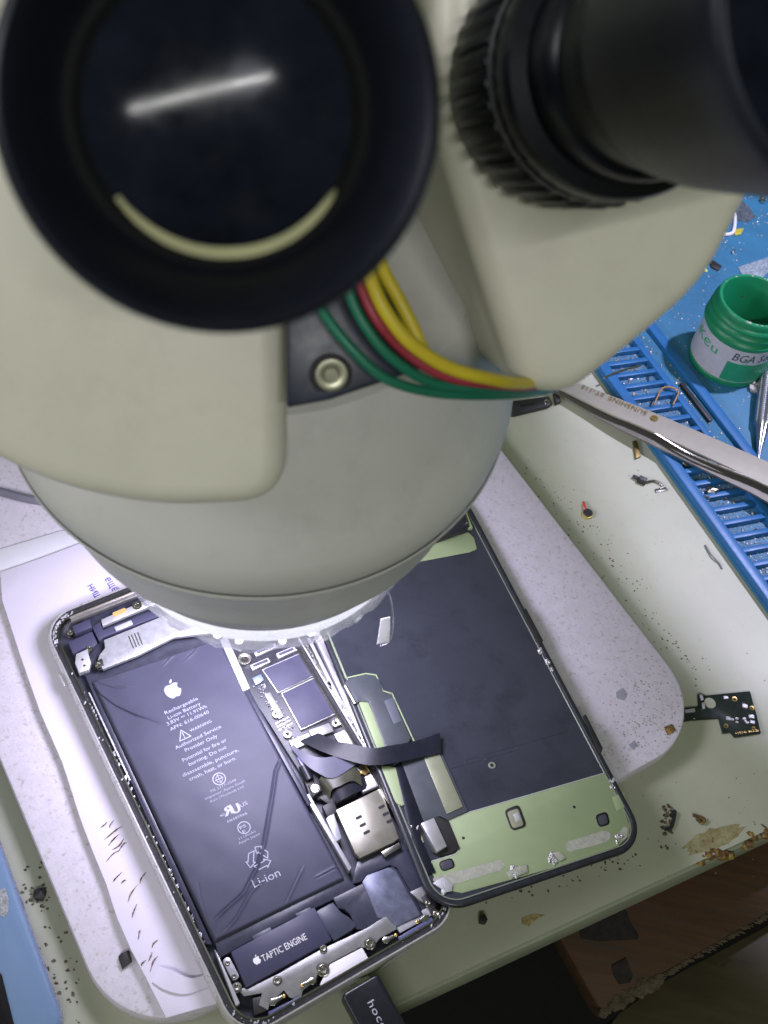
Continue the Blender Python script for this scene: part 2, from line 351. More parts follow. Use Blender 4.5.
# grit pressed into the plate's dirty corner
mb=MB()
for i in range(420):
    a=random.random(); p=W((random.gauss(650,22),random.gauss(718,40)),7)
    q=BF.l(p)
    if abs(q.x)<BW/2-3 and q.y>-147: mb.blob(p,random.uniform(.06,.26),1,.5,(1.5,1,.25))
tag(mb.build('plate_grit',mat('grit_grey',(.2,.19,.17),.8,var=.7,vs=20),base,smooth=False),kind='stuff')
for q in ([(616,692),(623,688),(627,694),(624,700),(617,698)],[(629,745),(634,741),(638,745),(633,749)]):
    P(DESK,q,7.25,7.05,'paint_chip',mat('chip_patch',(.25,.26,.3),.6),base,0)
P(DESK,[(664,727),(672,724),(676,730),(668,735)],7.5,7.02,'rust_spot',rust_m,base,.1)

pad=thing('paper_pad','white paper pad with blue print under the open phone, its left edge wavy','paper pad',W((100,800),7))
outl=[(-40,586),(0,572),(40,558),(75,545),(150,517),(300,470),(420,640),(430,860),(300,968),(215,1004),(166,1018),(152,990),(146,978),(131,950),(117,918),(106,884),(97,862),(92,850),(80,818),(72,793),(62,762),(40,712),(20,655),(2,600),(-30,600)]
MB().px(DESK,outl[1:-1],10,7.02).build('sheet_stack',pad_m,pad,.25)
# torn corner flap, brown scratches
def curl():
    mb=MB(); L=[W((152,982),10.3),W((166,990),10.5),W((186,994),10.4),W((212,986),10.3)]; R=[W((158,966),10.4),W((172,970),11.6),W((190,978),11.2),W((208,974),10.4)]
    mb.ribbon(L,R,.25); return mb
curl().build('torn_flap',pad_m,pad)
for (a,b) in [((104,840),(122,826)),((108,846),(119,834)),((112,850),(124,838)),((106,862),(120,850)),((118,852),(126,842)),((110,828),(114,820)),((113,882),(122,872)),((128,902),(138,884)),((132,918),(137,904)),((138,940),(140,930)),((140,884),(146,872)),((152,948),(158,940)),((100,828),(107,822)),((148,962),(152,952)),((146,960),(142,966)),((158,956),(150,972)),((121,884),(126,880))]:
    mb=MB(); p,q=W(a,10.05),W(b,10.05); mid=(p+q)/2+V((random.uniform(-.8,.8),random.uniform(-.8,.8),.1)); mb.tube([p,mid,q],lambda t:.05+random.uniform(.08,.24)*math.sin(3.14*t),5); mb.build('brown_scratch',rust_m,pad)
GL={'н':[((0,0),(0,1)),((.7,0),(.7,1)),((0,.5),(.7,.5))],'и':[((0,0),(0,1)),((.7,0),(.7,1)),((0,.05),(.7,.95))],'ш':[((0,0),(0,1)),((.45,0),(.45,1)),((.9,0),(.9,1)),((0,0),(.9,0))],
 'щ':[((0,0),(0,1)),((.45,0),(.45,1)),((.9,0),(.9,1)),((0,0),(1.05,0)),((1.05,0),(1.05,-.25))],'е':[((0,.5),(.65,.5)),((.65,.5),(.6,.9)),((.6,.9),(.15,.95)),((.15,.95),(0,.5)),((0,.5),(.15,.05)),((.15,.05),(.6,.1))]}
GL['ё']=GL['е']+[((.15,1.2),(.25,1.2)),((.45,1.2),(.55,1.2))]
def glyphs(word,p0,p1,h,name):
    A,B=W(p0,10.06),W(p1,10.06); d=(B-A).normalized(); n=V((-d.y,d.x,0)); x=0; mb=MB(); k=0
    for c in word:
        for a,b in GL[c]:
            q=[A+d*((x+u)*h)+n*(v*h) for u,v in (a,b)]; stroke(mb,DESK,[(t.x,t.y) for t in q],h*.17,10.06+.004*k); k+=1
        x+=1.35 if c in 'шщ' else 1.05
    mb.build(name,ink_m,pad)
glyphs('ниш',(87.5,586.5),(98,602),2.0,'printed_word'); glyphs('ещё',(104.5,579.5),(115,595),2.0,'printed_word')
us=MB().px(DESK,[(-40,563),(0,549),(60,531),(75,528),(90,545),(40,561),(0,576),(-30,588)],8.2,7.02).build('white_sheet',sheet_m,None,.1)
tag(us,'strip of lavender white sheet showing above the top edge of the paper pad','sheet')
tp=MB().px(DESK,[(118,957),(121,953),(129,950),(132,961),(122,969)],8.0,7.05).build('black_tape_piece',dark_m,None,.1)
tag(tp,'small square black tape scrap stuck beside the torn pad at lower left','tape scrap')
cb=MB().tube([W((-60,487),9.5),W((-5,491),9.5),W((20,497),9.5),W((45,501),9.5),W((90,500),9.5),W((150,480),9.5)],1.6,10).build('grey_cable',wire['grey'])
tag(cb,'grey cable coming in at the left edge behind the microscope','cable')

# light blue phone lying at the lower left
bp=thing('blue_phone','light blue closed smartphone with a black area at the lower left corner','smartphone',W((0,950),0))
A=W((54,988),8); d=(W((3,838),8)-W((53,975),8)).normalized(); nx=V((d.y,-d.x,0)); 
BP=Frame(A+d*60-nx*36-UP*8,nx,d,UP)
rings=[rr_ring(BP,72,150,10,o,z,10) for o,z in ((-1.6,0),(-.4,1.2),(0,3.5),(0,5.2),(-.5,7),(-1.6,7.9),(-3,8.1))]
MB().loft(rings[:5],True,True).build('side_frame',pside_m,bp)
MB().loft([rr_ring(BP,72,150,10,o,z,10) for o,z in ((-.6,6.9),(-1.2,7.8),(-2.4,8.15),(-4,8.3))],True,True).build('back_glass',pblue_m,bp)
P(BP,[(-30,940),(2,975),(14,1024),(20,1060),(-40,1060)],8.6,8.25,'camera_cover',mat('gloss_black',(.01,.01,.012),.1),bp,.1)
P(BP,[(0,890),(5,888),(9,900),(8,912),(4,917),(0,915)],8.45,8.25,'scuff',mat('scuff',(.3,.32,.33),.8,var=.5,vs=15,bump=.5),bp,0)

# ================================================================ open phone
ph=thing('open_phone','opened smartphone showing its battery and bare circuit board, lying on the paper pad','smartphone',PH.w(0,0,-8))
PW_,PL=75.7,150.9
prof=[(-1.7,-7.9),(-.6,-7.3),(-.1,-6),(.0,-4),(-.1,-2),(-.55,-.5),(-.85,0),(-1.25,.0),(-1.35,-.35)]
MB().loft([rr_ring(PH,PW_,PL,11.5,o,z,12) for o,z in prof]).build('side_frame',frame_m,ph,auto=50)
MB().loft([rr_ring(PH,PW_,PL,11.5,o,z,12) for o,z in ((-1.35,-.35),(-1.5,-.75),(-3.0,-.8),(-3.15,-.6))]).build('adhesive_band',adh_m,ph,auto=60)
MB().loft([rr_ring(PH,PW_,PL,11.5,o,z,12) for o,z in ((-3.1,-.5),(-3.55,-.45),(-3.65,-.8),(-3.7,-5.4))]).build('inner_rail',steel_m,ph,auto=50)
MB().loft([rr_ring(PH,PW_,PL,11.5,o,z,12) for o,z in ((-3.7,-5.2),(-3.9,-5.25))],True,False).build('inner_floor',floor_m,ph)
MB().loft([rr_ring(PH,PW_,PL,11.5,o,z,12) for o,z in ((-1.7,-7.9),(-1.6,-7.8))],True,True).build('back_cover',frame_m,ph)
# antenna breaks
for p in ((62,677),(64,684)):
    pass
P(PH,[(58.5,674.5),(60,674),(65.5,685.5),(64,686.5)],-2.0,-3.2,'side_button',bright_m,ph,.2)
# torn adhesive residue on the band
mb=MB(); R=rrect(PW_-4.5,PL-4.5,9.3,10)
for i in range(330):
    k=random.randrange(len(R)); a,b=V((*R[k],0)),V((*R[(k+1)%len(R)],0)); p=a.lerp(b,random.random())
    if (p.x>-20 or p.y<-45) and random.random()<.75: continue
    f=V((random.uniform(-.6,.6),random.uniform(-.6,.6),0)); mb.blob(PH.w(p.x+f.x,p.y+f.y,-.7+random.uniform(0,.2)),random.uniform(.1,.34),1,.5,(1,1.7,.5))
tag(mb.build('adhesive_residue',silver_m,ph,smooth=False),kind='stuff')

# battery with creased foil
Zb=-1.3
cor=[PH.px(p,Zb) for p in ((91,681),(219,637),(346,879),(214.5,943))]      # TL TR BR BL
cor=[V((*c,0)) for c in cor]
def bil(s,t): return cor[0]*(1-s)*(1-t)+cor[1]*s*(1-t)+cor[2]*s*t+cor[3]*(1-s)*t
bat=thing('x','','',(0,0,0)); bpy.data.objects.remove(bat)
creases=[([(92,684),(100,694),(116,706),(135,715),(166,725)],.5,.9),([(95,682),(115,688),(135,687)],.35,.8),([(92,681),(106,680),(128,677)],.3,.8),([(222,738),(213,746),(209,770)],0,1),
 ([(281,757),(275,772),(271,800),(263,845),(256,868),(243,893),(222,912),(215,919),(213,942)],.55,1.0),([(262,880),(250,893),(236,918),(222,934)],.4,.9),([(302,868),(285,905)],.25,.9),([(316,878),(335,868),(345,870)],.2,.9),
 ([(175,640),(172,655),(160,668)],.3,.9),([(150,650),(162,650),(170,642)],.3,.8),([(205,632),(195,650),(182,662)],.2,1.2),([(214,942),(200,900),(197,880)],.12,1.5),([(132,662),(150,660),(165,655)],.25,.8)]
cr=[]
for pl,h,w in creases:
    if h: cr.append(([V((*PH.px(p,Zb),0)) for p in pl],h,w))
def relief(p):
    z=0.
    for pl,h,w in cr:
        w=w*.5; h=h*.8
        best=9; tt=0; n=len(pl)-1; sg=1
        for k in range(n):
            a,b=pl[k],pl[k+1]; ab=b-a; u=max(0,min(1,(p-a).dot(ab)/ab.length_squared)); q=a+ab*u; dd=(p-q).length
            if dd<best: best=dd; tt=(k+u)/n; sg=1 if ab.cross(p-a).z>0 else -1
        if best<3*w:
            x=best/w*sg; fade=min(1,(1-tt)*4)*min(1,tt*6+.4)
            z+=h*fade*(math.exp(-((x-.5)**2)*(1.2 if x>.5 else 6))-.9*math.exp(-((x+.35)**2)*7))
    return z+.05*math.sin(p.x*.5+p.y*.13)*math.sin(p.y*.21)
NX,NY=200,400
bm=MB(); grid=[]
for j in range(NY+1):
    row=[]
    for i in range(NX+1):
        s_,t=i/NX,j/NY; p=bil(s_,t)
        e=min(min(s_,1-s_)*38,min(t,1-t)*90)
        row.append(bm.bm.verts.new(PH.w(p.x,p.y,Zb-1.6*max(0,1-e/1.1)**2+relief(p))*K))
    grid.append(row)
for j in range(NY):
    for i in range(NX): bm.bm.faces.new((grid[j][i],grid[j+1][i],grid[j+1][i+1],grid[j][i+1]))
edge=[grid[0][i] for i in range(NX)]+[grid[j][NX] for j in range(NY)]+[grid[NY][i] for i in range(NX,0,-1)]+[grid[j][0] for j in range(NY,0,-1)]
low=[bm.bm.verts.new(v.co-PH.z*2.3*K) for v in edge]
for i in range(len(edge)): bm.bm.faces.new((edge[i],edge[(i+1)%len(edge)],low[(i+1)%len(edge)],low[i]))
bmesh.ops.recalc_face_normals(bm.bm,faces=bm.bm.faces[:])
battery=bm.build('battery',batt_m,ph,smooth=True,auto=60)
zt=Zb+.07
class Foil(Frame):
    def w(s,a,b=0,c=0): return s.o+s.x*a+s.y*b+s.z*(c+max(0,relief(V((a,b,0)))))
BK=PH; PH=Foil(BK.o,BK.x,BK.y,BK.z); PH.px=BK.px
mb=MB(); c=PH.px((173,690.5),zt); fruit(mb,PH,c,3.1,zt); mb.build('printed_logo',print_m,battery)
def block(name,m,rows):
    mb=MB()
    for s,a,b,h in rows: text_px(mb,s,PH,a,b,h,zt)
    return mb.build(name,m,battery)
block('printed_rating',print_m,[('Rechargeable',(165.6,714.6),(198.3,699.6),1.25),('Li-ion Battery',(168.8,719.6),(201,704.6),1.25),('3.83V ⎓ 11.91Wh',(167.7,725.6),(207.3,707.5),1.25),('APN: 616-00640',(170.8,731),(209.4,713),1.25)])
block('printed_heading',print_m,[('WARNING',(190.6,732.2),(211.9,722),1.0)])
block('printed_notice',print_m,[('Authorized Service',(176,749.6),(221.5,727.7),1.25),('Provider Only',(185.8,752),(217.7,737),1.25)])
block('printed_warning',print_m,[('Potential for fire or',(183.3,762),(227,741),1.25),('burning. Do not',(189.6,766),(227,748.2),1.25),('disassemble, puncture,',(183.3,777),(239,751),1.25),('crush, heat, or burn.',(190,781),(236.5,759.2),1.25)])
mb=MB(); c=PH.px((183.5,735),zt); tr=[(c[0]+2.2*math.cos(a),c[1]-.3+2.2*math.sin(a)) for a in (math.pi/2,math.pi*7/6,math.pi*11/6)]
stroke(mb,PH,tr,.28,zt,True); stroke(mb,PH,[(c[0],c[1]+.9),(c[0],c[1]-.4)],.28,zt); stroke(mb,PH,[(c[0],c[1]-.75),(c[0],c[1]-1.0)],.3,zt); mb.build('printed_triangle',print_m,battery)
mb=MB(); c=PH.px((219.2,778.8),zt); ring_flat(mb,PH,c,2.1,1.8,zt); stroke(mb,PH,[(c[0]-1.3,c[1]),(c[0]+1.3,c[1])],.22,zt); stroke(mb,PH,[(c[0],c[1]-1.6),(c[0],c[1]+1.6)],.22,zt+.01); stroke(mb,PH,[(c[0]-.9,c[1]-.7),(c[0]-.9,c[1]+.7),(c[0],c[1]+1.3),(c[0]+.9,c[1]+.7),(c[0]+.9,c[1]-.7),(c[0],c[1]-1.3)],.2,zt+.02,True); mb.build('printed_emblem',print_m,battery)
block('printed_origin',printd_m,[('TIS 2217-2548',(210.4,793),(236.5,780.7),.85),('Importer: Apple South',(205.8,800),(245.4,781.6),.85),('Asia (Thailand) Ltd',(210.4,803),(243.8,787.5),.85)])
ua=V((*PH.px((226,816.5),zt),0)); ub=V((*PH.px((242,808.8),zt),0)); ud=(ub-ua); uL=ud.length; ud.normalize(); un=V((-ud.y,ud.x,0))
mb=MB()
for o_ in (0,.22,.44):
    add_text(mb,'R',lambda x,y:PH.w(*((ua+ud*(uL*.5-x+o_-.3)+un*(y+x*0)).xy),zt+o_*.02),0,uL*.5,3.0); add_text(mb,'U',lambda x,y:PH.w(*((ua+ud*(uL*.5+x+o_-.5)+un*(y-.5)).xy),zt+o_*.02+.01),0,uL*.46,3.0)
text_px(mb,'c',PH,(220.5,817),(225.5,814.6),1.0,zt); text_px(mb,'US',PH,(241,804.5+3),(248,804),1.3,zt); text_px(mb,'MH45566',PH,(228,823),(247.5,813.8),.8,zt); mb.build('printed_approval',print_m,battery)
mb=MB(); c=PH.px((244,827.6),zt); ring_flat(mb,PH,c,2.0,1.75,zt); text_px(mb,'PS',PH,(240.5,829.5),(246.5,826.5),1.0,zt); text_px(mb,'E',PH,(243,833),(246,831.5),.8,zt); mb.build('printed_safety_mark',print_m,battery)
block('printed_capacity',printd_m,[('1110mAh',(239.5,840),(256,832),.8),('Apple Japan',(239,844.5),(260,834.5),.8)])
mb=MB(); c=PH.px((258.6,858.4),zt)
for k in range(3):
    a=-math.pi/2+k*2*math.pi/3; e=V((math.cos(a),math.sin(a),0)); f=V((-e.y,e.x,0))
    q=[e*1.5-f*2.3,e*1.5+f*1.2,e*.9+f*1.2,e*2.3+f*2.9,e*3.7+f*1.2,e*3.1+f*1.2,e*3.1-f*1.3]
    stroke(mb,PH,[(c[0]+x.x,c[1]+x.y) for x in q],.26,zt+.005*k,True)
mb.build('printed_recycling_sign',print_m,battery)
block('printed_chemistry',print_m,[('Li-ion',(254.5,888),(281,875.5),2.6)])

PH=BK
# film flap below the battery, haptic engine, speaker, bottom bracket
P(PH,[(214.5,941),(345,876),(358,888),(300,915),(219,958)],-2.4,-4.8,'battery_flap',film_b_m,ph,.3)
P(PH,[(252,936),(270,927),(275,936),(256,945)],-2.1,-2.5,'pull_tab',mat('pull_tab',(.05,.055,.08),.4),ph,.1)
P(PH,[(295,914),(310,907),(315,913),(300,921)],-2.1,-2.5,'pull_tab',mat('pull_tab',(.05,.055,.08),.4),ph,.1)
te=P(PH,[(230.7,951.7),(314.6,907),(332,940),(246,987.6)],-1.2,-4.8,'haptic_engine',taptic_m,ph,.35)
te2=MB(); text_px(te2,'TAPTIC ENGINE',PH,(263.5,962),(307.5,939),2.0,-1.15); c=PH.px((257,960.5),-1.15); fruit(te2,PH,c,1.25,-1.15); te2.build('engraved_text',white_m,te)
P(PH,[(313,914),(320,909),(333,902),(341,912),(349,917),(357,925),(352,930),(334,941)],-2.0,-4.8,'antenna_block',mat('slate_plastic',(.05,.055,.085),.35),ph,.3)
P(PH,[(333,898),(357,886),(376,877),(392,866),(398,870),(424,915),(386,932),(356,929),(350,914),(344,909),(338,908)],-2.3,-4.8,'speaker_box',film_b_m,ph,.3)
P(PH,[(362,882),(367,875),(389,867),(396,871),(421,915),(395,927),(386,917),(378,918)],-1.9,-2.5,'speaker_plate',spk_m,ph,.6)
P(PH,[(352,884),(357,862),(366,856),(399,840),(405,846),(437,905),(424,914),(397,868),(390,865),(375,872),(360,882)],-3.2,-4.9,'black_film',film_b_m,ph,.2)
P(PH,[(410,892),(422,886),(436,909),(430,913),(424,902),(419,900)],-1.9,-4.6,'corner_plate',grey_m,ph,.2)
P(PH,[(421,897),(427,893),(441,915),(434,919),(429,909)],-1.5,-2.4,'corner_block',dark_m,ph,.2)
br=P(PH,[(236,987),(247,989),(278,974),(320,950),(367,928),(387,915),(392,919),(397,929),(380,938),(372,948),(360,947),(330,963),(318,972),(316,980),(303,990),(300,1001),(289,997),(284,990),(270,1003),(268,1010),(259,1005),(262,993),(244,996)],-2.0,-2.5,'lower_bracket',grey_m,ph,.12)
P(PH,[(395,925),(432,905),(438,912),(400,933)],-2.4,-3.2,'antenna_strip',silver_m,ph,.15)
P(PH,[(330,964.3),(362,947.6),(369,959.5),(352,968),(335,980),(322,988.5),(320,984)],-1.7,-2.4,'paper_label',white_m,ph,.05)
P(PH,[(252,998),(262,996),(268,1010),(254,1016)],-2.3,-4.8,'black_sponge',dark_m,ph,.3)
P(PH,[(268,1017),(330,985),(372,966),(400,948),(436,925),(438,929),(400,953),(372,972),(330,991),(272,1022)],-1.1,-5,'contact_rail',steel_m,ph,.2)
P(PH,[(268,1012),(300,996),(303,1000),(270,1018)],-1.5,-3,'blue_contact',mat('contact_plastic',(.09,.10,.22),.4),ph,.2)
P(PH,[(398,937),(432,917),(434,921),(401,942)],-1.5,-3,'blue_contact',mat('contact_plastic',(.09,.10,.22),.4),ph,.2)
for p,z,r in (((277.5,980.5),-1.6,1.5),((323,969),-1.0,2.0),((370,943),-1.0,1.8),((237,987),-1.3,1.5),((428,902.5),-1.0,1.1),((436,913),-1.2,1.2),((323.5,948),-1.2,1.2),((89,648),-1.3,1.2),((70,632),-1.2,1.2),((137,604.5),-.9,1.7),((99,664),-1.3,1.3)):
    screw(ph,PH,p,z,r,h=2)
def spring(a,b,z=-1.4):
    A,B=PH.px(a,z),PH.px(b,z); A,B=V((*A,0)),V((*B,0)); d=(B-A).normalized(); n=V((-d.y,d.x,0))
    pl=[A-d*1.1+n*.5,A+n*1.05,A+d*1.1+n*.6,B-d+n*.45,B+n*.45,B-n*.45,B-d-n*.45,A+d*1.1-n*.6,A-n*1.05,A-d*1.1-n*.5]
    o=MB().poly(PH,[(v.x,v.y) for v in pl],z,z-.35).build('spring_contact',steel_m,ph,.1)
    q=MB(); q.blob(PH.w(B.x,B.y,z+.05),.55,2,0,(1,1,.5)); q.build('gold_tip',gold_m,o,smooth=True)
spring((312.5,981),(302,985)); spring((273,1002),(284,996)); spring((386,940),(396,935)); spring((426,918),(417,922))
o=MB().poly(PH,roundpoly([PH.px(p,-1.8) for p in ((222,960),(229,956),(240,977),(233,981))],1.6),-1.8,-4).build('side_clamp',silver_m,ph,.2)
for p in ((227.5,963),(234,976)): screw(o,PH,p,-1.55,.9,steel_dark_m)
P(PH,[(214,948),(219,956),(240,1003),(236,1006)],-1.2,-5,'rail_strip',bright_m,ph,.3)

# top of the phone
P(PH,[(70,615.6),(130,591),(175,575),(220,560),(222,565),(131,598),(71,622)],-1.2,-3,'earpiece_bar',mat('bar_grey',(.26,.25,.24),.35,.6),ph,.2)
P(PH,[(101,619.5),(136,604),(180,588),(182,594),(140,610),(102.5,626)],-1.7,-3.5,'white_bar',bright_m,ph,.3)
P(PH,roundpoly([(112,613),(125,607.5),(127,611),(114,617)],2),-1.45,-1.8,'amber_seal',mat('amber',(.5,.33,.12),.4),ph,0)
P(PH,[(72,626),(89.5,619),(92,627),(75,634)],-1.2,-4,'camera_block',taptic_m,ph,.25)
P(PH,[(68,642),(92,631),(97.5,643),(92,648),(88,646),(73,654)],-1.5,-4,'connector_cover',taptic_m,ph,.25)
P(PH,[(92,627),(100,622),(103,630),(180,600),(240,580),(243,585),(183,607),(104,637),(99,641)],-2.4,-4,'upper_flex',taptic_m,ph,.15)
P(PH,[(114,627),(131,620),(133,624),(116,631)],-1.7,-2.6,'small_plate',bright_m,ph,.1)
P(PH,[(104,640),(180,609),(245,587),(256,604),(216,632),(174,637),(138,655),(103,669),(97,662),(100,654),(105,648)],-2.0,-3.6,'shield_sheet',silver_m,ph,.15)
for k in range(4):
    x=128+k*3; P(PH,[(x,636-k*1.2),(x+1,635.6-k*1.2),(x+6,648-k*1.2),(x+5,648.5-k*1.2)],-1.9,-2.1,'sheet_rib',steel_dark_m,ph,0)
P(PH,[(76,654),(87,649),(91,662),(89,669),(79,673),(75,663)],-1.2,-3.6,'corner_bracket',bright_m,ph,.25)
for p in ((81,659),(83,665)): P(PH,[(p[0],p[1]),(p[0]+2.2,p[1]-.8),(p[0]+2.8,p[1]+.8),(p[0]+.6,p[1]+1.8)],-1.1,-1.5,'bracket_hole',dark_m,ph,0)
P(PH,[(94,662),(102,658),(104,665),(97,669)],-1.6,-3.5,'black_clip',dark_m,ph,.15)
# left channel: flex with tiny contacts
P(PH,[(84,672),(90,680),(212,944),(206,944),(150,824),(100,712)],-2.6,-5.1,'side_flex',film_b_m,ph,.15)
mb=MB()
for i in range(46):
    t=i/46+random.uniform(-.004,.004); x=88+t*41; y=694+t*88; p=PH.px((x,y),-2.2); mb.box(PH,(p[0]+.5,p[1],-2.3),(.5,.8,.3))
mb.build('contact_row',bright_m,ph)
mb=MB()
for i in range(90):
    t=random.random(); x=80+t*126+random.uniform(-2.5,1.5); y=684+t*262; p=PH.px((x,y),-2); mb.blob(PH.w(p[0]-.2,p[1],-1.9),random.uniform(.15,.42),1,.5,(.8,2.0,.6))
tag(mb.build('solder_bits',silver_m,ph,smooth=False),kind='stuff')

# logic board strip
lb=P(PH,[(222,650),(238,628),(300,610),(322,652),(352,714),(372,760),(340,790),(318,800),(300,772),(262,712),(226,660)],-3.0,-4.2,'logic_board',pcb_m,ph,.1)
P(PH,[(220,640),(226,634),(250,688),(243,691)],-1.0,-4,'bright_rail',bright_m,ph,.2)
P(PH,[(244,690),(249,689),(312,803),(308,806)],-1.4,-4,'dark_rail',film_b_m,ph,.2)
P(PH,[(297,757),(301,755),(310,771),(306,774)],-1.2,-2,'violet_tape',mat('violet_tape',(.16,.16,.42),.4),ph,.1)
P(PH,[(305,796),(309,793),(352,868),(349,871)],-1.5,-4.8,'grey_rail',silver_m,ph,.2)
def chip(q,z=-1.7):
    a=P(PH,q,z-.25,-3.6,'chip_frame',gold_m if False else bright_m,lb,.1)
    c=[PH.px(p,z) for p in q]; m=(sum(x for x,y in c)/4,sum(y for x,y in c)/4); s=[(m[0]+(x-m[0])*.955,m[1]+(y-m[1])*.96) for x,y in c]
    return MB().poly(PH,s,z,z-.8).build('chip',chip_m,lb,.15)
chip([(262,669.5),(300,653),(313,676),(278,693)]); chip([(281,693),(313.5,677.5),(336,713.5),(301,730)],-1.6)
mb=MB()
c=PH.px((308,703),-1.55)
for k in range(9):
    a=k*.7; stroke(mb,PH,[(c[0]+1.8*math.cos(a),c[1]+1.8*math.sin(a)),(c[0]+1.1*math.cos(a+.9),c[1]+1.1*math.sin(a+.9))],.18,-1.53)
fruit(mb,PH,c,.9,-1.53); mb.build('engraved_mark',chip_mark_m,lb)
def conn(q,z=-1.8):
    a=P(PH,q,z,-3.2,'board_connector',bright_m,lb,.12)
    c=[PH.px(p,z) for p in q]; m=(sum(x for x,y in c)/4,sum(y for x,y in c)/4)
    u=(V((*c[1],0))-V((*c[0],0))); L=u.length; an=math.atan2(u.y,u.x)
    MB().box(PH,(m[0],m[1],z+.05),(L*.8,.95,.3),an).build('connector_slot',chip_m,a)
conn([(250,665),(268,657.5),(270.5,661.5),(252.5,670)]); conn([(276,653.5),(294,646),(296.5,650),(278.5,658)]); conn([(254,652),(275,643),(277,647),(256,656)])
for p,r in (((244.6,658.2),2.4),((276.5,714),1.35),((287.5,734),1.35),((336,722.8),1.35)):
    x,y=PH.px(p,-1.6); f2=Frame(PH.w(x,y),PH.x,PH.y,PH.z); MB().lathe(f2,[(r*.35,-3),(r*.35,-1.7),(r*.5,-1.55),(r*.95,-1.6),(r,-1.8),(r,-3.4)],20).build('standoff',steel_m,lb)
mb=MB()
for i in range(190):
    t=random.random(); sd=random.random()
    if sd<.55: x=254+t*40+random.uniform(-4,7); y=680+t*60+random.uniform(-4,2)
    else: x=302+t*44+random.uniform(-1,6); y=648+t*78
    p=PH.px((x,y),-2.6); mb.box(PH,(p[0],p[1],-2.7),(random.uniform(.2,.5),random.uniform(.25,.7),.4),random.choice((0,1.57))+random.uniform(-.05,.05))
tag(mb.build('board_components',gritb_m,lb),kind='stuff')
mb=MB()
for j in range(3):
    for i in range(4):
        p=PH.px((277+i*3.6+j*1.6,723-i*1.8+j*3.2),-2.8); mb.box(PH,(p[0],p[1],-2.85),(.9,.35,.12),0)
mb.build('gold_pads',gold_m,lb)
P(PH,[(252,678),(261,674),(264,680),(256,685)],-2.0,-3.2,'tiny_module',mat('module_blue',(.25,.33,.5),.3,.5),lb,.15)
P(PH,[(264,694),(270,692),(284,716),(279,719)],-2.3,-3.2,'chip_row',grey_m,lb,.1)
P(PH,[(289,741),(309,732),(313,741),(293,750)],-1.5,-3,'shield_can',silver_m,lb,.25)
P(PH,[(308.5,730),(329,722.5),(334,731),(313,739)],-1.5,-3,'shield_can',grey_m,lb,.25)
P(PH,[(334,734),(348,727.5),(358,746),(343,751)],-1.6,-3,'shield_can',mat('shield_pale',(.32,.34,.36),.35,.6),lb,.25)
# right rails
P(PH,[(300,641),(306,638),(352,716),(344,720)],-2.0,-4.4,'board_edge_rail',steel_dark_m,ph,.3)
P(PH,[(314,636),(317,634.5),(367,737),(392,790),(389,792),(361,738)],-1.1,-4.8,'side_rail',silver_m,ph,.3)
P(PH,[(307,638),(310,637),(356,728),(353,730)],-1.5,-4.8,'side_rail',silver_m,ph,.2)
P(PH,[(352,728),(358,730),(374,762),(366,764)],-1.3,-3.5,'bright_clip',bright_m,ph,.4)
mb=MB()
for i in range(110):
    t=random.random(); x=302+t*70+random.uniform(-3,5); y=644+t*120; p=PH.px((x,y),-1.4); mb.box(PH,(p[0],p[1],-1.35),(random.uniform(.3,.7),random.uniform(.5,2.),.5),random.uniform(-.3,.3))
tag(mb.build('rail_components',gritb_m,ph),kind='stuff')

# camera / antenna module, ribbons and SIM reader
P(PH,[(300,768),(306,764),(316,786),(319,792),(313,799),(309,795)],-1.8,-4.8,'black_module',dark_m,ph,.5)
cy_=MB(); cy_.tube([PH.w(*PH.px((303,766),-1.3),-1.6),PH.w(*PH.px((310,780),-1.3),-1.6)],1.5,12); cy_.build('black_cylinder',black_m,ph)
P(PH,[(308,784),(318,780),(323,790),(313,797)],-.9,-4,'square_cap',dark_m,ph,.4)
screw(ph,PH,(315.5,788),-.5,1.5)
P(PH,[(355,767),(365,763),(369,771),(366,774),(358,774)],-.8,-3,'gold_nut',gold_m,ph,.2)
screw(ph,PH,(360.5,767.5),-.5,1.2,steel_dark_m)
P(PH,[(358,780),(375,771),(380,785),(363,792)],-1.6,-4,'crimped_plate',bright_m,ph,.25)
P(PH,[(322,806),(334,800),(338,812),(328,818)],-1.4,-4,'black_connector',dark_m,ph,.3)
P(PH,[(326,818),(334,813),(342,838),(336,842)],-1.3,-4,'clip_plate',silver_m,ph,.3)
P(PH,[(318,797),(352,786),(358,794),(332,806)],-2.6,-4.4,'dark_shelf',dark_m,ph,.2)
sm=P(PH,[(336,810),(380.5,788),(399,838),(394,842),(360,858),(355,853)],-1.1,-3.2,'sim_reader',silver_m if False else mat('reader_steel',(.27,.26,.215),.34,.6,var=.12,bump=.08,bs=6),ph,.2)
for p in ((358.8,817.3),(362.7,824.8),(366.7,832.2),(381.7,806.7),(385.8,813.8),(389.6,821)):
    x,y=PH.px(p,-1); MB().poly(PH,roundpoly([(x-1.1,y-.45),(x+1.1,y-.45),(x+1.1,y+.45),(x-1.1,y+.45)],.45),-.98,-1.15).build('slot',inner_m,sm)
P(PH,[(381,852),(399,842),(402,847),(385,857)],-1.7,-4,'reader_tongue',steel_dark_m,ph,.15)

def pw(l): return [W(p,z) for p,z in l]
# long display flex (slate): from the phone board up over the frame to the display
dispfl=None

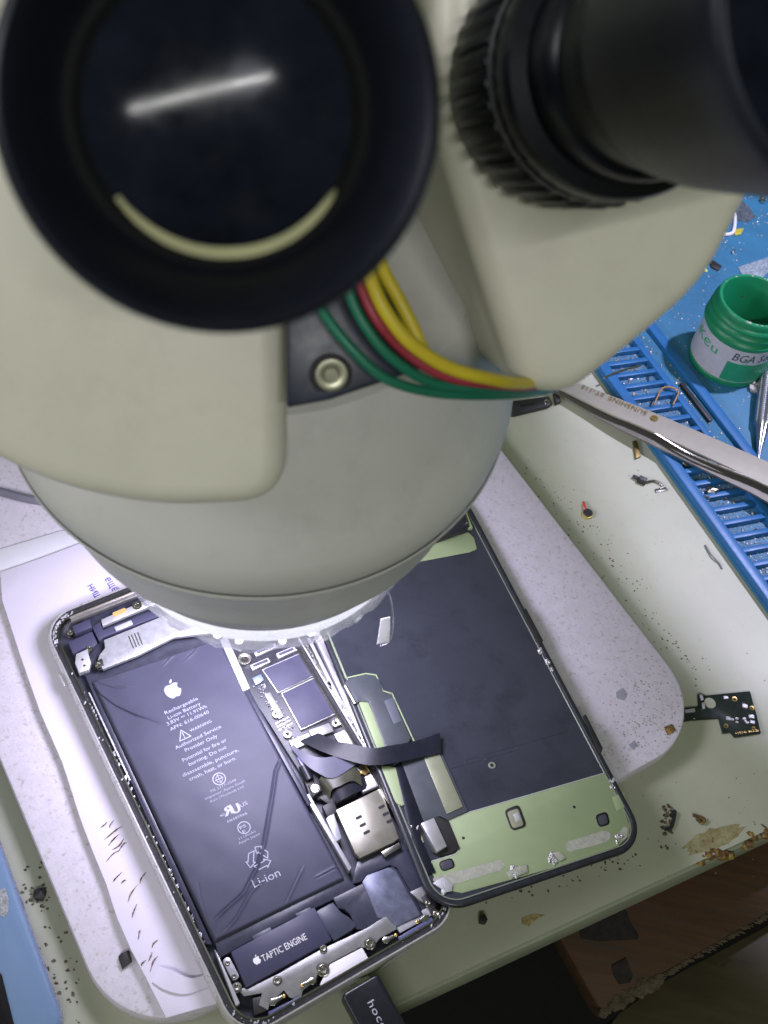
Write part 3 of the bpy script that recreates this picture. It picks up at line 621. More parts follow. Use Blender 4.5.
# ================================================================ display assembly lying on phone and plate
dp=thing('display_assembly','detached phone screen lying face down, dark film and pale green plates, beside the open phone','phone screen',DS.w(0,0,-2))
DWd,DLn,DR=75.2,150.4,11.0
prof=[(-1.0,-2.3),(-.2,-1.9),(0,-1.2),(0,-.5),(-.35,.0),(-.9,.15),(-1.6,.1),(-1.9,-.35)]
MB().loft([rr_ring(DS,DWd,DLn,DR,o,z,12) for o,z in prof]).build('outer_rim',rim_m,dp,auto=50)
MB().loft([rr_ring(DS,DWd,DLn,DR,o,z,12) for o,z in ((-1.0,-2.3),(-.9,-2.2))],True,True).build('screen_glass',mat('screen_glass',(.005,.005,.007),.05,coat=1),dp)
MB().loft([rr_ring(DS,DWd,DLn,DR,o,z,12) for o,z in ((-1.9,-.5),(-1.9,-.9))],True,True).build('back_plate',panel_m,dp)
MB().loft([rr_ring(DS,DWd,DLn,DR-.5,o,z,12) for o,z in ((-2.1,-.55),(-2.2,-.25),(-2.55,-.25),(-2.6,-.55))]).build('inner_rail',mat('rail_pale',(.45,.5,.42),.3,.7),dp,auto=60)
G=-.32
gp=P(DS,[(468,812),(604.5,772.5),(611,783),(620,799),(630,826),(629,836),(618,846),(560,866),(462,893),(447,890),(436,880),(429,868),(424,863),(448,855.5),(456,853),(460,848),(447.5,821)],G,-.7,'lower_plate',green_m,dp,.1)
def P2(q,z1,z0,name,m,par=None,bev=.1,r=0):
    pl=[DS.px(p,z1) for p in q]
    if r: pl=roundpoly(pl,r)
    return MB().poly(DS,pl,z1,z0).build(name,m,par or dp,bev)
# crease ribs and plate edges
mb=MB(); stroke(mb,DS,[DS.px(p,G+.02) for p in ((468,812.5),(604,773))],.25,G+.03); stroke(mb,DS,[DS.px(p,G+.02) for p in ((468,812.5),(447.5,821),(460,848),(456,853.5),(424,864))],.3,G+.035); mb.build('plate_seam',bright_m,gp)
P2([(612,797),(624,792),(627,806),(617,811)],G+.12,G-.1,'raised_tab',green_m,gp,.1)
h=P2([(504,810),(519,804),(527,826),(512,831)],G+.25,G-.1,'sensor_frame',dark_m,gp,.1,1.6)
P2([(507,812),(518,808),(524,825),(513,828.5)],G+.4,G+.1,'sensor_window',mat('sensor_plate',(.42,.42,.3),.3,.5),h,.08,1.0)
P2([(513,814),(518,812),(521,820),(516,822)],G+.5,G+.3,'sensor_die',bright_m,h,.05)
h=P2([(595,815),(607,811),(610.5,824),(599,827.5)],G+.15,G-.1,'dark_port',inner_m,gp,.1,1.4)
P2([(597.5,816.5),(606,813.5),(608.5,823),(600.5,825.5)],G+.3,G+.05,'port_lens',mat('port_slate',(.06,.06,.08),.3),h,.1,1.)
h=P2([(438,862),(452,857),(456,867),(442,872)],G+.15,G-.1,'dark_port',inner_m,gp,.1,1.4)
P2([(440,863),(451,859),(454,866.5),(443,870.5)],G+.3,G+.05,'port_lens',mat('port_slate',(.06,.06,.08),.3),h,.1,1.)
P2([(566,842),(604,830.5),(610,832),(611,838),(607,842),(570,852),(566,850)],G+.06,G-.1,'adhesive_smear',tape_grey_m,gp,0,1.5)
P2([(432,878),(500,860),(505,863),(503,870),(455,884),(436,885)],G+.05,G-.1,'adhesive_smear',tape_grey_m,gp,0,2)
P2([(619,833),(624,826),(628,828),(627,838),(621,841)],G+.06,G-.1,'adhesive_smear',tape_grey_m,gp,0,1)
for p in ((463.5,838),(574.3,807)):
    x,y=DS.px(p,G); f2=Frame(DS.w(x,y),DS.x,DS.y,DS.z); MB().lathe(f2,[(0,G+.05),(.45,G+.05),(.55,G-.1)],12).build('pin_hole',inner_m,gp)
x,y=DS.px((492,765.3),-.4); f2=Frame(DS.w(x,y),DS.x,DS.y,DS.z); MB().lathe(f2,[(.55,-.48),(.65,-.2),(1.15,-.2),(1.25,-.5)],20).build('boss_ring',mat('rail_pale',(.45,.5,.42),.3,.7),dp)
x,y=DS.px((492,765.3),-.4); MB().lathe(f2,[(0,-.40),(.6,-.40)],16).build('boss_hole',inner_m,dp)
# embossed box on the panel
mb=MB()
for a,b in (((466,760),(530,742)),((466,760),(472,778)),((530,742),(568,731)),((446,770),(520,749))):
    A,B=DS.px(a,-.45),DS.px(b,-.45); mb.tube([DS.w(*A,-.52),DS.w(*B,-.52)],.12,6)
mb.build('pressed_line',panel_m,dp)
mb=MB()
for a,b in (((415,632),(518,602)),((423,620),(512,594)),((415,614),(492,596)),((425,584),(468,571))):
    A,B=DS.px(a,-.45),DS.px(b,-.45); mb.tube([DS.w(*A,-.56),DS.w(*B,-.56)],.12,6)
mb.build('film_crease',panel_m,dp)
# top end: green strip and black earpiece module with flex
P2([(400,570),(408,562),(424,543),(468,532),(474,538),(477,549),(470,552),(412,563)],G,-.7,'upper_plate',green_m,dp,.1,.6)
ep=P2([(405,545),(430,515),(452,498),(462,503),(470,526),(466,531),(452,534),(440,540),(412,548)],1.2,-.6,'earpiece_module',pcb_m,dp,.4)
P2([(456,498),(463,503),(473,528),(466,529)],.9,-.5,'gold_flex',green_m,dp,.1)
P2([(462,515),(466,514),(469,522),(465,524)],1.1,.5,'amber_pad',gold_m,dp,.1)
screw(dp,DS,(467,523),1.4,1.0)
P2([(450,520),(461,517),(461.5,518.5),(451,522)],1.35,1.1,'module_slot',inner_m,ep,0)
P2([(441,527),(444,526),(445,530),(442,531)],1.6,1.1,'module_stud',bright_m,ep,.1)
P2([(436,538),(464,528),(468,531),(440,541)],1.5,1.0,'module_lip',dark_m,ep,.15)
# left flank: bracket, green strips, flex board
bk=P2([(345,682),(348,679),(366,674),(374,675),(380,681),(383,692),(391,694),(411,738),(400,762),(394,765),(390,757),(386,748),(369,702),(360,701),(356,704),(352,701)],.5,-.6,'side_bracket',flexg_m,dp,.2)
P2([(384,701),(393,697),(402,721),(394,724)],.65,.4,'bracket_label',mat('slate_label',(.075,.08,.1),.5),bk,.05)
mb=MB(); stroke(mb,DS,[DS.px(p,-.4) for p in ((327,634),(346,678),(366,673.5),(376,675),(383,691),(392,693.5),(412,737),(416,745))],.5,-.38); mb.build('green_edge',green_m,dp)
for p in ((345,684),(355,704)): 
    mb=MB(); A=DS.px((345,686),.6); B=DS.px((355,704),.6)
mb.tube([DS.w(*A,.5),DS.w(*B,.5)],.7,8); mb.build('bracket_roll',steel_dark_m,dp)
P2([(359,702.5),(367,699.5),(388,749),(379,753)],.05,-.6,'green_strip',green_m,dp,.05)
P2([(388,766),(397,768),(409,800),(402,806),(396,803),(380,767)],.05,-.6,'green_strip',green_m,dp,.05,.4)
P2([(408,822),(416,819),(424,842),(418,846)],.05,-.6,'green_strip',green_m,dp,.05)
fb=P2([(398,762),(418,752),(438,745),(468,811),(448,820),(440,816),(420,822),(411,818),(402,800)],.15,-.6,'flex_board',flexg_m,dp,.1)
P2([(424,757.5),(439,752.5),(463,806.5),(447,814)],.4,.1,'pale_plate',mat('pale_green_metal',(.33,.35,.24),.35,.5,var=.1),dp,.08)
P2([(420,822),(436,816),(449,821),(460,848),(452,853),(440,856),(432,852)],.1,-.6,'connector_bed',dark_m,dp,.1)
P2([(421,823),(434,817.5),(447,846),(437,852)],1.6,.1,'silver_connector',mat('pale_block',(.42,.42,.42),.35,.5),dp,.2)
P2([(392,752),(398,752),(424,822),(421,838),(436,872),(428,874),(412,838)],.2,-.5,'black_channel',flexb_m,dp,.15)
for (x,y,n) in ((612,783,9),(619,838,6),(414,829,7),(515,872,7),(445,889,7),(552,858,8)):
    mb=MB()
    for i in range(n):
        p=DS.px((x+random.uniform(-3,3),y+random.uniform(-4,4)),0); mb.blob(DS.w(*p,-.1),random.uniform(.35,.85),1,.6,(1,1.4,.4))
    mb.build('torn_foil',foil_m,dp,smooth=False)
P2([(506,872),(516,867),(527,864),(528,872),(510,878)],.1,-.4,'clear_tape',tape_grey_m,dp,.1)
P2([(553,853),(560,851),(566,858),(560,861)],.1,-.4,'clear_tape',tape_grey_m,dp,.1)
P2([(433,883),(443,877),(453,884),(452,891),(446,892)],.15,-.4,'perforated_tab',bright_m,dp,.1)
# right rail clips
for q in ([(522,610),(526,608),(543,640),(541,647),(536,641)],[(583,716),(586,714),(603,748),(601,754),(597,748)]): 
    o=P2(q,.3,-.4,'rail_clip',dark_m,dp,.15)
for c in ((540,650),(548,662),(552,668)): 
    mb=MB(); p=DS.px(c,.2)
    for i in range(4): mb.blob(DS.w(p[0]+random.uniform(-.5,.5),p[1]+random.uniform(-1,1),.1),.6,1,.5,(1,1.4,.5))
    mb.build('foil_speck',foil_m,dp,smooth=False)
# ribbon cables joining the screen to the phone board
def rib(name,m,L,R,th=.22,par=dp):
    return MB().ribbon(pw(L),pw(R),th).build(name,m,par,smooth=True,auto=50)
rib('display_flex',flexb_m,[((440,733),18.8),((415,741),19.6),((388,746),21.2),((372,748),21.2),((350,744),20.0),((336,741),18.6),((318,733),17.0)],[((441,753),18.6),((422,757),19.4),((394,763),20.8),((368,765),20.8),((340,758),19.4),((318,750),18.2),((300,741),16.9)])
P2([(432,735),(437,733),(442,752),(436,755)],.6,.0,'flex_clamp',flexb_m,dp,.2)
rib('short_flex',mat('flex_grey',(.065,.065,.10),.4,spec=.4),[((293,744),16.9),((303,752),18.0),((316,757),18.8),((330,757),19),((352,752),18.8)],[((291,748),16.8),((304,763),17.8),((318,773),18.6),((334,778),18.6),((357,764),18.6)])
rib('camera_flex',olive_m,[((318,784),15.6),((322,776),17.8),((336,771),18.4),((352,765),18.2),((360,772),17.4)],[((330,800),15.4),((332,790),17.6),((340,786),18.2),((352,781),18),((362,786),17)],.2,ph)
rib('dark_flex',flexb_m,[((324,790),15),((335,783),17.2),((350,778),17.4),((364,776),16.6)],[((332,806),14.6),((342,800),16.6),((354,794),16.8),((368,788),16.2)],.2,ph)

# charging plug with the word on it
pl=thing('cable_plug','black rectangular plug with white lettering pushed into the bottom of the open phone','cable plug',W((380,1015),10))
A=V(PH.w(*PH.px((368,985),-4),-4)); d=-PH.y; x=PH.x
PLf=Frame(A+d*0,x,d,UP)
pa,pb=PH.px((343,999),-1.5),PH.px((384,982),-1.5)
cxp=(pa[0]+pb[0])/2; wd=abs(pb[0]-pa[0])-.5; y0=-PL/2-1.2
o=MB().poly(PH,roundpoly([(cxp-wd/2,y0),(cxp+wd/2,y0),(cxp+wd/2,y0-36),(cxp-wd/2,y0-36)],1.5),-1.4,-7.2).build('plug_body',cable_plug_m if False else cable_m,pl,.8,3)
MB().box(PH,(cxp,y0+1.5,-4.5),(7.5,4,1.6)).build('metal_tip',steel_m,pl,.2)
MB().tube([PH.w(cxp,y0-35,-4.4),PH.w(cxp,y0-60,-4.6),PH.w(cxp-10,y0-100,-8)],1.8).build('cord',cable_m,pl)
mb=MB(); q=Frame(PH.w(cxp-.8,y0-5.6,-1.37),-PH.y,PH.x,UP)
add_text(mb,'hoco.',lambda a,b:q.w(a,b,0),0,9.5,2.2,1.1); mb.build('printed_text',hoco_m,pl)

# ================================================================ blue mat with parts tray, jar, tweezers
d2=math.radians(-55.8)
MT=Frame(W((600,380),0),(math.cos(d2),math.sin(d2),0),(-math.sin(d2),math.cos(d2),0),(0,0,1))  # x along its left edge (towards us), y to the right
mt=thing('repair_mat','blue silicone work mat with a slotted parts tray along its edge, littered with tiny parts','work mat',MT.w(100,100))
MB().poly(MT,roundpoly([(-230,0),(190,0),(190,330),(-230,330)],8),1.5,0).build('mat_sheet',mat_m,mt,.4)
sl=[MT.px(p,4) for p in ((604.7,380.6),(706,513))]; sr=[MT.px(p,4) for p in ((633,363),(750,505))]
y0s=5.0; y1s=24.0
MB().poly(MT,[(-210,.3),(186,.3),(186,y0s),(-210,y0s)],5.0,1.2).build('outer_rail',tray_m,mt,.5)
MB().poly(MT,[(-210,y1s),(186,y1s),(186,y1s+3.2),(-210,y1s+3.2)],5.0,1.2).build('inner_rail',tray_m,mt,.5)
MB().poly(MT,[(-210,36),(186,36),(186,41),(-210,41)],4.2,1.2).build('ridge',tray_m,mt,.8)
MB().poly(MT,[(-210,y0s-.2),(186,y0s-.2),(186,y1s+.2),(-210,y1s+.2)],1.9,1.52).build('tray_floor',trayfloor_m,mt)
MB().poly(MT,[(-210,y1s+3),(186,y1s+3),(186,36.2),(-210,36.2)],1.9,1.53).build('channel_floor',mat_m,mt)
xx=-40
k=0
while xx<150:
    # ribs lean a little against the rail, as in the tray's moulding
    MB().poly(MT,[(xx,y0s-.3),(xx+2.3,y0s-.3),(xx+5.1,y1s+.3),(xx+2.8,y1s+.3)],4.7,1.6).build('rib',tray_m,mt,.3); xx+=7.0; k+=1
mb=MB()
for i in range(850):
    x=random.uniform(-30,130); y=random.uniform(y0s+1,y1s-1) if random.random()<.8 else random.uniform(28,35)
    mb.blob(MT.w(x,y,2.1),random.uniform(.15,.55),1,.6,(1,1.4,.6))
tag(mb.build('tray_debris',debris_m,mt,smooth=False),kind='stuff')
mb=MB()
for i in range(1100):
    x=random.uniform(-120,60); y=random.uniform(42,150); mb.blob(MT.w(x,y,1.55),random.uniform(.08,.5),1,.6,(1,1.3,.4))
tag(mb.build('mat_crumbs',debris_m,mt,smooth=False),kind='stuff')

# jar
JC=W((724,388),1.5)+V((1,18,0)); JF=Frame(JC,(math.cos(-.5),math.sin(-.5),0),(-math.sin(-.5),math.cos(-.5),0),UP)
jar=thing('flux_jar','open green plastic jar with a worn white and green label, standing on the blue mat','jar',JC)
R0=17.6; JH=37
outp=[(0,0),(R0-1.5,0),(R0-.2,1),(R0,3),(R0-.3,3.4),(R0-.3,22.6),(R0,23),(R0+.9,24),(R0+.9,25.2),(R0-.3,26.2),(R0-.6,27.2),(R0+.5,28.2),(R0+.5,29.2),(R0-.6,30.2),(R0-.8,31.2),(R0+.2,32.2),(R0,33.2),(R0-.9,34),(R0-1,JH-.6),(R0-1.5,JH),(R0-2.6,JH),(R0-3,JH-.6),(R0-3,4),(R0-3.5,3),(0,3)]
MB().lathe(JF,outp,72).build('jar_body',jar_m,jar,auto=40)
fa=math.atan2(-JF.y.dot(V((.3,.95,0))),0)  # placeholder
def face_ang(p):                                   # angle on the jar wall that shows at photo point p
    best=None
    for k in range(360):
        a=math.radians(k); q=JF.w(R0*math.cos(a),R0*math.sin(a),13)
        l=CR.transposed()@(q-CAM); sx=384+F*l.x/-l.z
        nrm=(JF.x*math.cos(a)+JF.y*math.sin(a)); 
        if nrm.dot(CAM-q)<=0: continue
        e=abs(sx-p[0])
        if best is None or e<best[0]: best=(e,a)
    return best[1]
aL,aM,aR=face_ang((694,0)),face_ang((728,0)),face_ang((766,0))
while aM<aL: aM+=2*math.pi
while aR<aM: aR+=2*math.pi
MB().lathe(JF,[(R0-.28,3.8),(R0-.1,3.9),(R0-.1,22.2),(R0-.28,22.3)],40,aL-.35,aM+1.5).build('label',label_m,jar)
MB().lathe(JF,[(R0-.12,4.2),(R0-.02,4.3),(R0-.02,15),(R0-.12,15.1)],30,aM-.05,aM+1.5).build('label_band',labelg_m,jar)
def jt(s,a0,a1,h,z,m,nm,sl=0):
    mb=MB(); add_text(mb,s,lambda a,b:JF.w((R0+.05)*math.cos(a0+a/R0),(R0+.05)*math.sin(a0+a/R0),z+b),0,(a1-a0)*R0,h,1.,sl)
    bmesh.ops.triangulate(mb.bm,faces=mb.bm.faces[:]); mb.build(nm,m,jar)
jt('BGA Solder',aM+.02,aM+1.45,4.4,16.6,jarink_m,'label_title',.15)
jt('ıKєu',aL+.0,aM-.38,4.6,15.2,jargr_m,'label_logo')
MB().lathe(JF,[(0,9),(5,9.6),(9,8.6),(R0-3.2,9.4)],32).build('dark_contents',mat('jar_sludge',(.02,.04,.028),.6,var=.6,vs=4,bump=1.,bs=6),jar)
mb=MB()
for i in range(26):
    a=random.uniform(0,6.28); mb.blob(JF.w((R0-2)*math.cos(a),(R0-2)*math.sin(a),JH-.1),random.uniform(.3,.7),1,.5,(1.3,1.3,.4))
mb.build('rim_residue',mat('paste_dry',(.30,.36,.30),.7),jar,smooth=False)
mb=MB()
for i in range(60):
    a=random.uniform(0,6.28); t=random.random(); r_=(R0-3.3) if t<.6 else random.uniform(2,R0-4); z=random.uniform(9,15) if t<.5 else (9.5 if t>=.6 else random.uniform(24,34))
    mb.blob(JF.w(r_*math.cos(a),r_*math.sin(a),z),random.uniform(.5,1.8),1,.5)
mb.build('dried_residue',jarin_m,jar,smooth=False)
mb=MB()
for i in range(9): mb.blob(W((756+random.uniform(-5,5),384+random.uniform(-6,6)),2.5),random.uniform(.8,2),1,.5)
q=mb.build('solder_paste_blob',mat('paste',(.4,.38,.36),.6,bump=.6),None,smooth=False); tag(q,'pale grey blob of paste beside the foot of the green jar','paste blob')

# tweezers
tz=thing('tweezers','silver steel tweezers with engraved gold lettering, lying across the tray of the blue mat','tweezers',W((680,430),5))
def plate(name,q,z,th,m,bev=.25): # sloping plate through pixel outline with per-point heights
    mb=MB(); mb.prism([W(p,zz) for p,zz in zip(q,z)],(0,0,-th)); return mb.build(name,m,tz,bev)
def zt_(x): return 6.2+(x-560)*.035
def arm(name,up,lo,dz,m,bow):
    mb=MB(); rows=[]
    def cr1(P,n=6):
        Q=[]; E=[P[0]*2-P[1]]+list(P)+[P[-1]*2-P[-2]]
        for i in range(1,len(E)-2):
            for k in range(n):
                t=k/n; a,b,c,d=E[i-1],E[i],E[i+1],E[i+2]; Q.append(.5*((2*b)+(c-a)*t+(2*a-5*b+4*c-d)*t*t+(3*b-a-3*c+d)*t**3))
        return Q+[P[-1]]
    A=cr1([W(p,zt_(p[0])+dz) for p in up]); B=cr1([W(p,zt_(p[0])+dz) for p in lo])
    for a,b in zip(A,B):
        top=[a.lerp(b,k/8)+UP*bow*math.sin(math.pi*k/8) for k in range(9)]; bot=[t-UP*(.9+0*k) for k,t in enumerate(top)][::-1]
        rows.append(top+bot)
    mb.loft(rows,True,True); return mb.build(name,m,tz,smooth=True,auto=50)
arm('upper_arm',[(552,372),(576,382),(625,401),(674,421),(768,462),(860,505)],[(545,383),(565,391),(609,413),(649,430),(768,486),(850,530)],0,tw_m,.12)
arm('lower_arm',[(560,389),(609,412),(649,429),(695,455),(768,484),(850,528)],[(556,392),(609,423),(660,448),(717,476),(768,502),(845,552)],-3.2,tw2_m,.1)
# rolled bright edge
mb=MB(); mb.tube([W(p,zt_(p[0])-.5) for p in ((565,390.5),(609,412.5),(649,429.5),(695.5,456),(768,486),(850,530))],.55,8); mb.build('arm_edge',steel_m,tz)
mb=MB()
def twt(s,a,b,h):
    A,B=W(a,zt_(a[0])+.5),W(b,zt_(b[0])+.5); d=(B-A); L=d.length; d.normalize(); n=UP.cross(d).normalized()
    add_text(mb,s,lambda x,y:A+d*x+n*y,0,L,h,1.05)
twt('SUNSHINE',(648,411.5),(610,395.5),2.6); twt('ST-11S',(605,393.5),(583,384.5),2.4)
c=W((654.5,418),zt_(655)+.5); fr=Frame(c,(1,0,0),(0,1,0),UP)
mb.build('engraved_text',twtext_m,tz); mb=MB(); ring_flat(mb,fr,(0,0),1.7,.9,0,8); ring_flat(mb,fr,(0,0),.6,0.05,0,8)
mb.build('engraved_emblem',twtext_m,tz)
hd=thing('knurled_tool','thin steel tool with knurled handle beside the green jar at the right edge','hand tool',W((764,400),3))
def kn(a,j): return 1+.035*math.cos(a*16)
A,B=W((774,330),9),W((762,428),5); d=(A-B).normalized(); kf=Frame(B,d.cross(UP).normalized(),UP,d)
MB().lathe(kf,[(0,-30),(.5,-29),(.9,-14),(2.6,0),(3.6,2)]+[(3.7 if i%2 else 3.35,2+i*.6) for i in range(70)],48,rmod=kn).build('handle',mat('knurl_steel',(.42,.44,.5),.3,1.),hd)

# ================================================================ small loose parts
def small(name,label,cat): return label,cat
def part_px(name,label,cat,q,z,h,m,bev=.1,fr=DESK):
    o=MB().px(fr,q,z+h,z).build(name,m,None,bev); tag(o,label,cat); return o
cp=thing('coin_component','tiny round black part with a yellow rim and short red wire on the desk','button part',W((587,515),0))
x=W((587,515),0); cf=Frame(x,(1,0,0),(0,1,0),UP)
MB().lathe(cf,[(0,1.9),(1.7,1.9),(1.9,1.7),(1.9,1.1)],24).build('cap',dark_m,cp)
MB().lathe(cf,[(1.9,1.3),(2.25,1.2),(2.25,.1),(0,.05)],24).build('rim',mat('yellow_rim',(.5,.42,.12),.4,.5),cp)
MB().tube([x+V((-.5,1.5,1.2)),W((585,507),1.5),W((583.5,502),1.0)],.5,8).build('red_wire',mat('red_wire',(.55,.05,.03),.4),cp)
pb=thing('flex_board','small black circuit board with a round hole and gold lettering, beside the base plate','circuit board',W((720,712),0))
MB().px(DESK,[(682.5,708),(699,706.5),(698,694),(702,693),(705,695.5),(750,691),(757,716),(761,733),(735,737),(731,732),(723,733),(719,718),(698,719.5),(683,721)],1.0,.1).build('board',pcbg_m,pb,.08)
xo,yo=W((710,703),1.02).xy; MB().lathe(Frame((xo,yo,0),(1,0,0),(0,1,0),UP),[(0,1.06),(2.1,1.06),(2.1,.98)],20).build('round_hole',desk_m,pb)
for qq,m in (([(699.5,694.5),(702.5,694),(704,699.5),(701.5,700.5)],silver_m),([(702,702.5),(704.5,702),(705.5,708.5),(702.5,709)],silver_m),([(685,709.5),(695,708),(695.5,711.5),(686,712.5)],silver_m)):
    MB().px(DESK,qq,1.6,.9).build('slot_contact',m,pb,.1)
for p,r in (((734.5,699),1.05),((752,708),.9),((726,726),.9),((753.5,728.3),.7)):
    c=W(p,1.05); MB().lathe(Frame((c.x,c.y,0),(1,0,0),(0,1,0),UP),[(r*.45,1.06),(r,1.16),(r,.98)],16).build('gold_ring',gold_m,pb)
for p,s in (((725.5,698),1.5),((744.5,706.5),1.8),((728,719),1.6),((732,720),1.),((736.5,722.5),.9),((744,719),1.1),((751,717),1.8),((747,723),1.),((752,722.5),1.6),((736.5,719),.9),((745,721.5),.8)):
    c=W(p,1.); MB().box(DESK,(c.x,c.y,1.3),(s,s*.7,.6),random.uniform(-.2,.4)).build('tiny_component',bright_m,pb)
mb=MB(); text_px(mb,'E94V-0  821-01',DESK,(736,734.5),(759,731.5),1.0,1.06); mb.build('gold_text',gold_m,pb)

cbk=thing('speaker_bracket','small dark metal bracket with two screws on the desk below the coloured wires','bracket',W((525,405),0))
MB().px(DESK,[(505,404),(512,401),(549,396),(553,403),(547,406),(514,414),(508,412)],2.4,.1).build('bracket_body',dark_m,cbk,.3)
MB().px(DESK,[(493,404),(509,398),(513,411),(507,415),(502,411),(498,418),(493,416)],1.8,.1).build('bracket_arm',steel_dark_m,cbk,.3)
for p in ((508.5,410),(547,402)):
    c=W(p,2.5); MB().lathe(Frame((c.x,c.y,0),(1,0,0),(0,1,0),UP),[(.6,2.3),(1.3,2.7),(1.5,2.4),(1.5,1.6)],16).build('screw_ring',steel_m,cbk)
MB().px(DESK,[(520,405),(534,402.5),(534.5,404),(521,406.5)],2.6,2.3).build('bracket_slot',inner_m,cbk,0)
part_px('black_clip','upright black clip right of the dark metal bracket, close to the tweezer tip','clip',[(553,389),(558,388),(561,401),(556,403)],0.1,2,dark_m,.2)
ch=thing('shield_module','small black module with silver window by the right side of the microscope barrel','module',W((497,437),0))
MB().px(DESK,[(491,429),(503,428),(503.5,437),(501,445),(487,447),(489,441),(492,438)],2.0,.1).build('module_body',dark_m,ch,.2)
MB().px(DESK,[(498.5,429.5),(502,429.3),(502,433),(499,433.5)],2.4,1.8).build('module_window',bright_m,ch,.1)
MB().px(DESK,[(493,440),(499,439),(498.5,444),(492,445)],2.4,1.8).build('module_port',steel_dark_m,ch,.1)
part_px('brown_stick','thin brown metal strip standing at the edge of the blue tray','metal strip',[(633,441),(637,440),(641,456),(636,458)],.1,1.2,mat('bronze',(.2,.15,.05),.4,.7))
sc1=thing('spring_pin','little black barrel piece with a thin dark tail, left of the blue tray','spring part',W((645,482),0))
MB().tube([W((633,476),1),W((639,479),1.2),W((646,482),1)],lambda t:.8+.9*(t>.45),8).build('barrel',dark_m,sc1)
MB().tube([W((646,482),1),W((655,481),.8),W((663,486),.6),W((660,489),.6)],.45,6).build('tail',steel_dark_m,sc1)
part_px('silver_shard','small pale metal shard right next to the black barrel piece','metal shard',[(655,489),(666,487),(668,490),(656,492)],.1,.5,steel_dark_m,.05)
o=MB().tube([W((705,545),.4),W((712,556),.8),W((719,563),.5),(W((722,569),.3))],.35,6).build('grey_wire_scrap',wire['grey']); tag(o,'thin curved grey wire scrap on the desk left of the tray','wire scrap')
part_px('black_screw_cap','little black cube on the front of the desk below the phone corner','plastic cube',[(480,915),(485,914),(488,919),(486,923),(480,922)],.1,2.2,dark_m,.2)
part_px('yellow_smear','dried yellowish smear on the front of the desk','dried smear',[(522,918),(533,914),(545,915),(537,919),(529,926),(522,924)],.02,.15,mat('dry_glue',(.3,.25,.1),.7,var=.5,vs=5),0)
for i,(pp,lab) in enumerate([(((671,817),(675,811),(672,826),(666,829)),'dark twisted bit of foil on the desk just right of the screen corner'),(((693,815),(704,819),(702,823),(697,819)),'reddish brown splinter on the desk near the scorch mark')]):
    o=MB().tube([W(a,.5+.3*(k%2)) for k,a in enumerate(pp)],.6,6).build('twisted_scrap',rust_m if i else dark_m); tag(o,lab,'scrap')
mp=thing('metal_crimp','crumpled dark metal crimp with a silver ring in a tray slot','crimp',MT.w(40,12,2))
mb=MB()
for i in range(5): mb.blob(W((714+random.uniform(-4,4),493+random.uniform(-4,3)),4),1.3,1,.5,(1.3,1,.8))
mb.build('crimp_body',steel_dark_m,mp,smooth=False)
c=W((706,499),4.5); MB().lathe(Frame(c,(1,0,0),(0,.8,.6),(0,-.6,.8)),[(.7,0),(1.1,.5),(1.6,.4),(1.7,-.6)],14).build('crimp_ring',steel_m,mp)
o=MB().tube([W((654,405),6),W((663,388),6.5),W((678,391),6.3),(W((673,405),6))],.45,6).build('bent_wire',mat('copper',(.4,.25,.12),.4,.8)); tag(o,'bent copper wire loop on the tray above the tweezers','wire')
o=MB().tube([W((604,378),5),W((615,373),5.4),W((628,369),5.4),(W((640,366),5.4))],.5,6).build('silver_wire',steel_m); tag(o,'thin silver strip lying on the top of the tray near the microscope','wire')
o=part_px('black_bar','long thin black bar lying in the channel of the blue mat','bar',[(680,383),(683,381.5),(713,419),(710,421)],2,1.6,dark_m,.2)
o=part_px('clear_tape_scrap','frosted clear tape scrap on the blue mat above the green jar','tape scrap',[(738,267),(768,257),(768,272),(756,284),(745,280)],1.55,.3,mat('frosted',(.35,.42,.48),.5,var=.5,vs=8,bump=1.,alpha=.6))
sq=MB(); q=[W(p,2.4) for p in ((719,217),(732,213),(735,218),(733,232),(724,234),(714,228))]; sq.tube(q+[q[0]],.9,8); o=sq.build('white_clip',white_m); tag(o,'white plastic loop clip on the blue mat beside the microscope housing','clip')
part_px('yellow_flake','yellow flake touching the white loop clip on the blue mat','flake',[(734,229),(744,228),(741,234),(735,235)],1.55,.6,mat('flake_yellow',(.45,.4,.04),.5))
part_px('black_chip','black pointed chip on the blue mat above and left of the jar','chip',[(709,261),(713,260),(722,266),(719,270),(712,267)],1.55,.9,dark_m,.1)
part_px('yellow_sliver','pale yellow sliver left of the black pointed chip','sliver',[(701,265),(703,264),(708,271),(706,272)],1.55,.5,mat('sliver_y',(.5,.55,.15),.5),.05)
part_px('dark_strip','dark strip at the top right of the blue mat beneath the eyepiece','strip',[(729,184),(747,181),(750,185),(735,190)],1.55,1.,dark_m,.2)
o=MB()
for i in range(6): o.blob(W((758+random.uniform(-4,6),200+random.uniform(-5,6)),2.5),random.uniform(.8,1.6),1,.4)
tag(o.build('solder_balls',steel_m,None,smooth=True),'cluster of shiny solder balls at the top right of the blue mat','solder')
part_px('grey_film_patch','smoky grey film patch beside the white loop clip','film patch',[(726,206),(742,200),(748,206),(756,217),(748,222),(735,220)],1.55,.15,mat('smoke_film',(.08,.1,.12),.3,var=.6,vs=6),0)
tc=thing('metal_crumb_pair','dark metal crumb with a small silver curl in the shade left of the base plate','metal crumb',W((37,895),0))
mb=MB(); mb.blob(W((39,895),1),1.5,1,.4,(1.2,1.4,.6)); mb.build('crumb',dark_m,tc,smooth=False)
MB().tube([W((31,888),.6),W((34,890),1),(W((33,896),.6)),W((37,899),.6)],.3,6).build('curl',steel_m,tc)
random.seed(21)
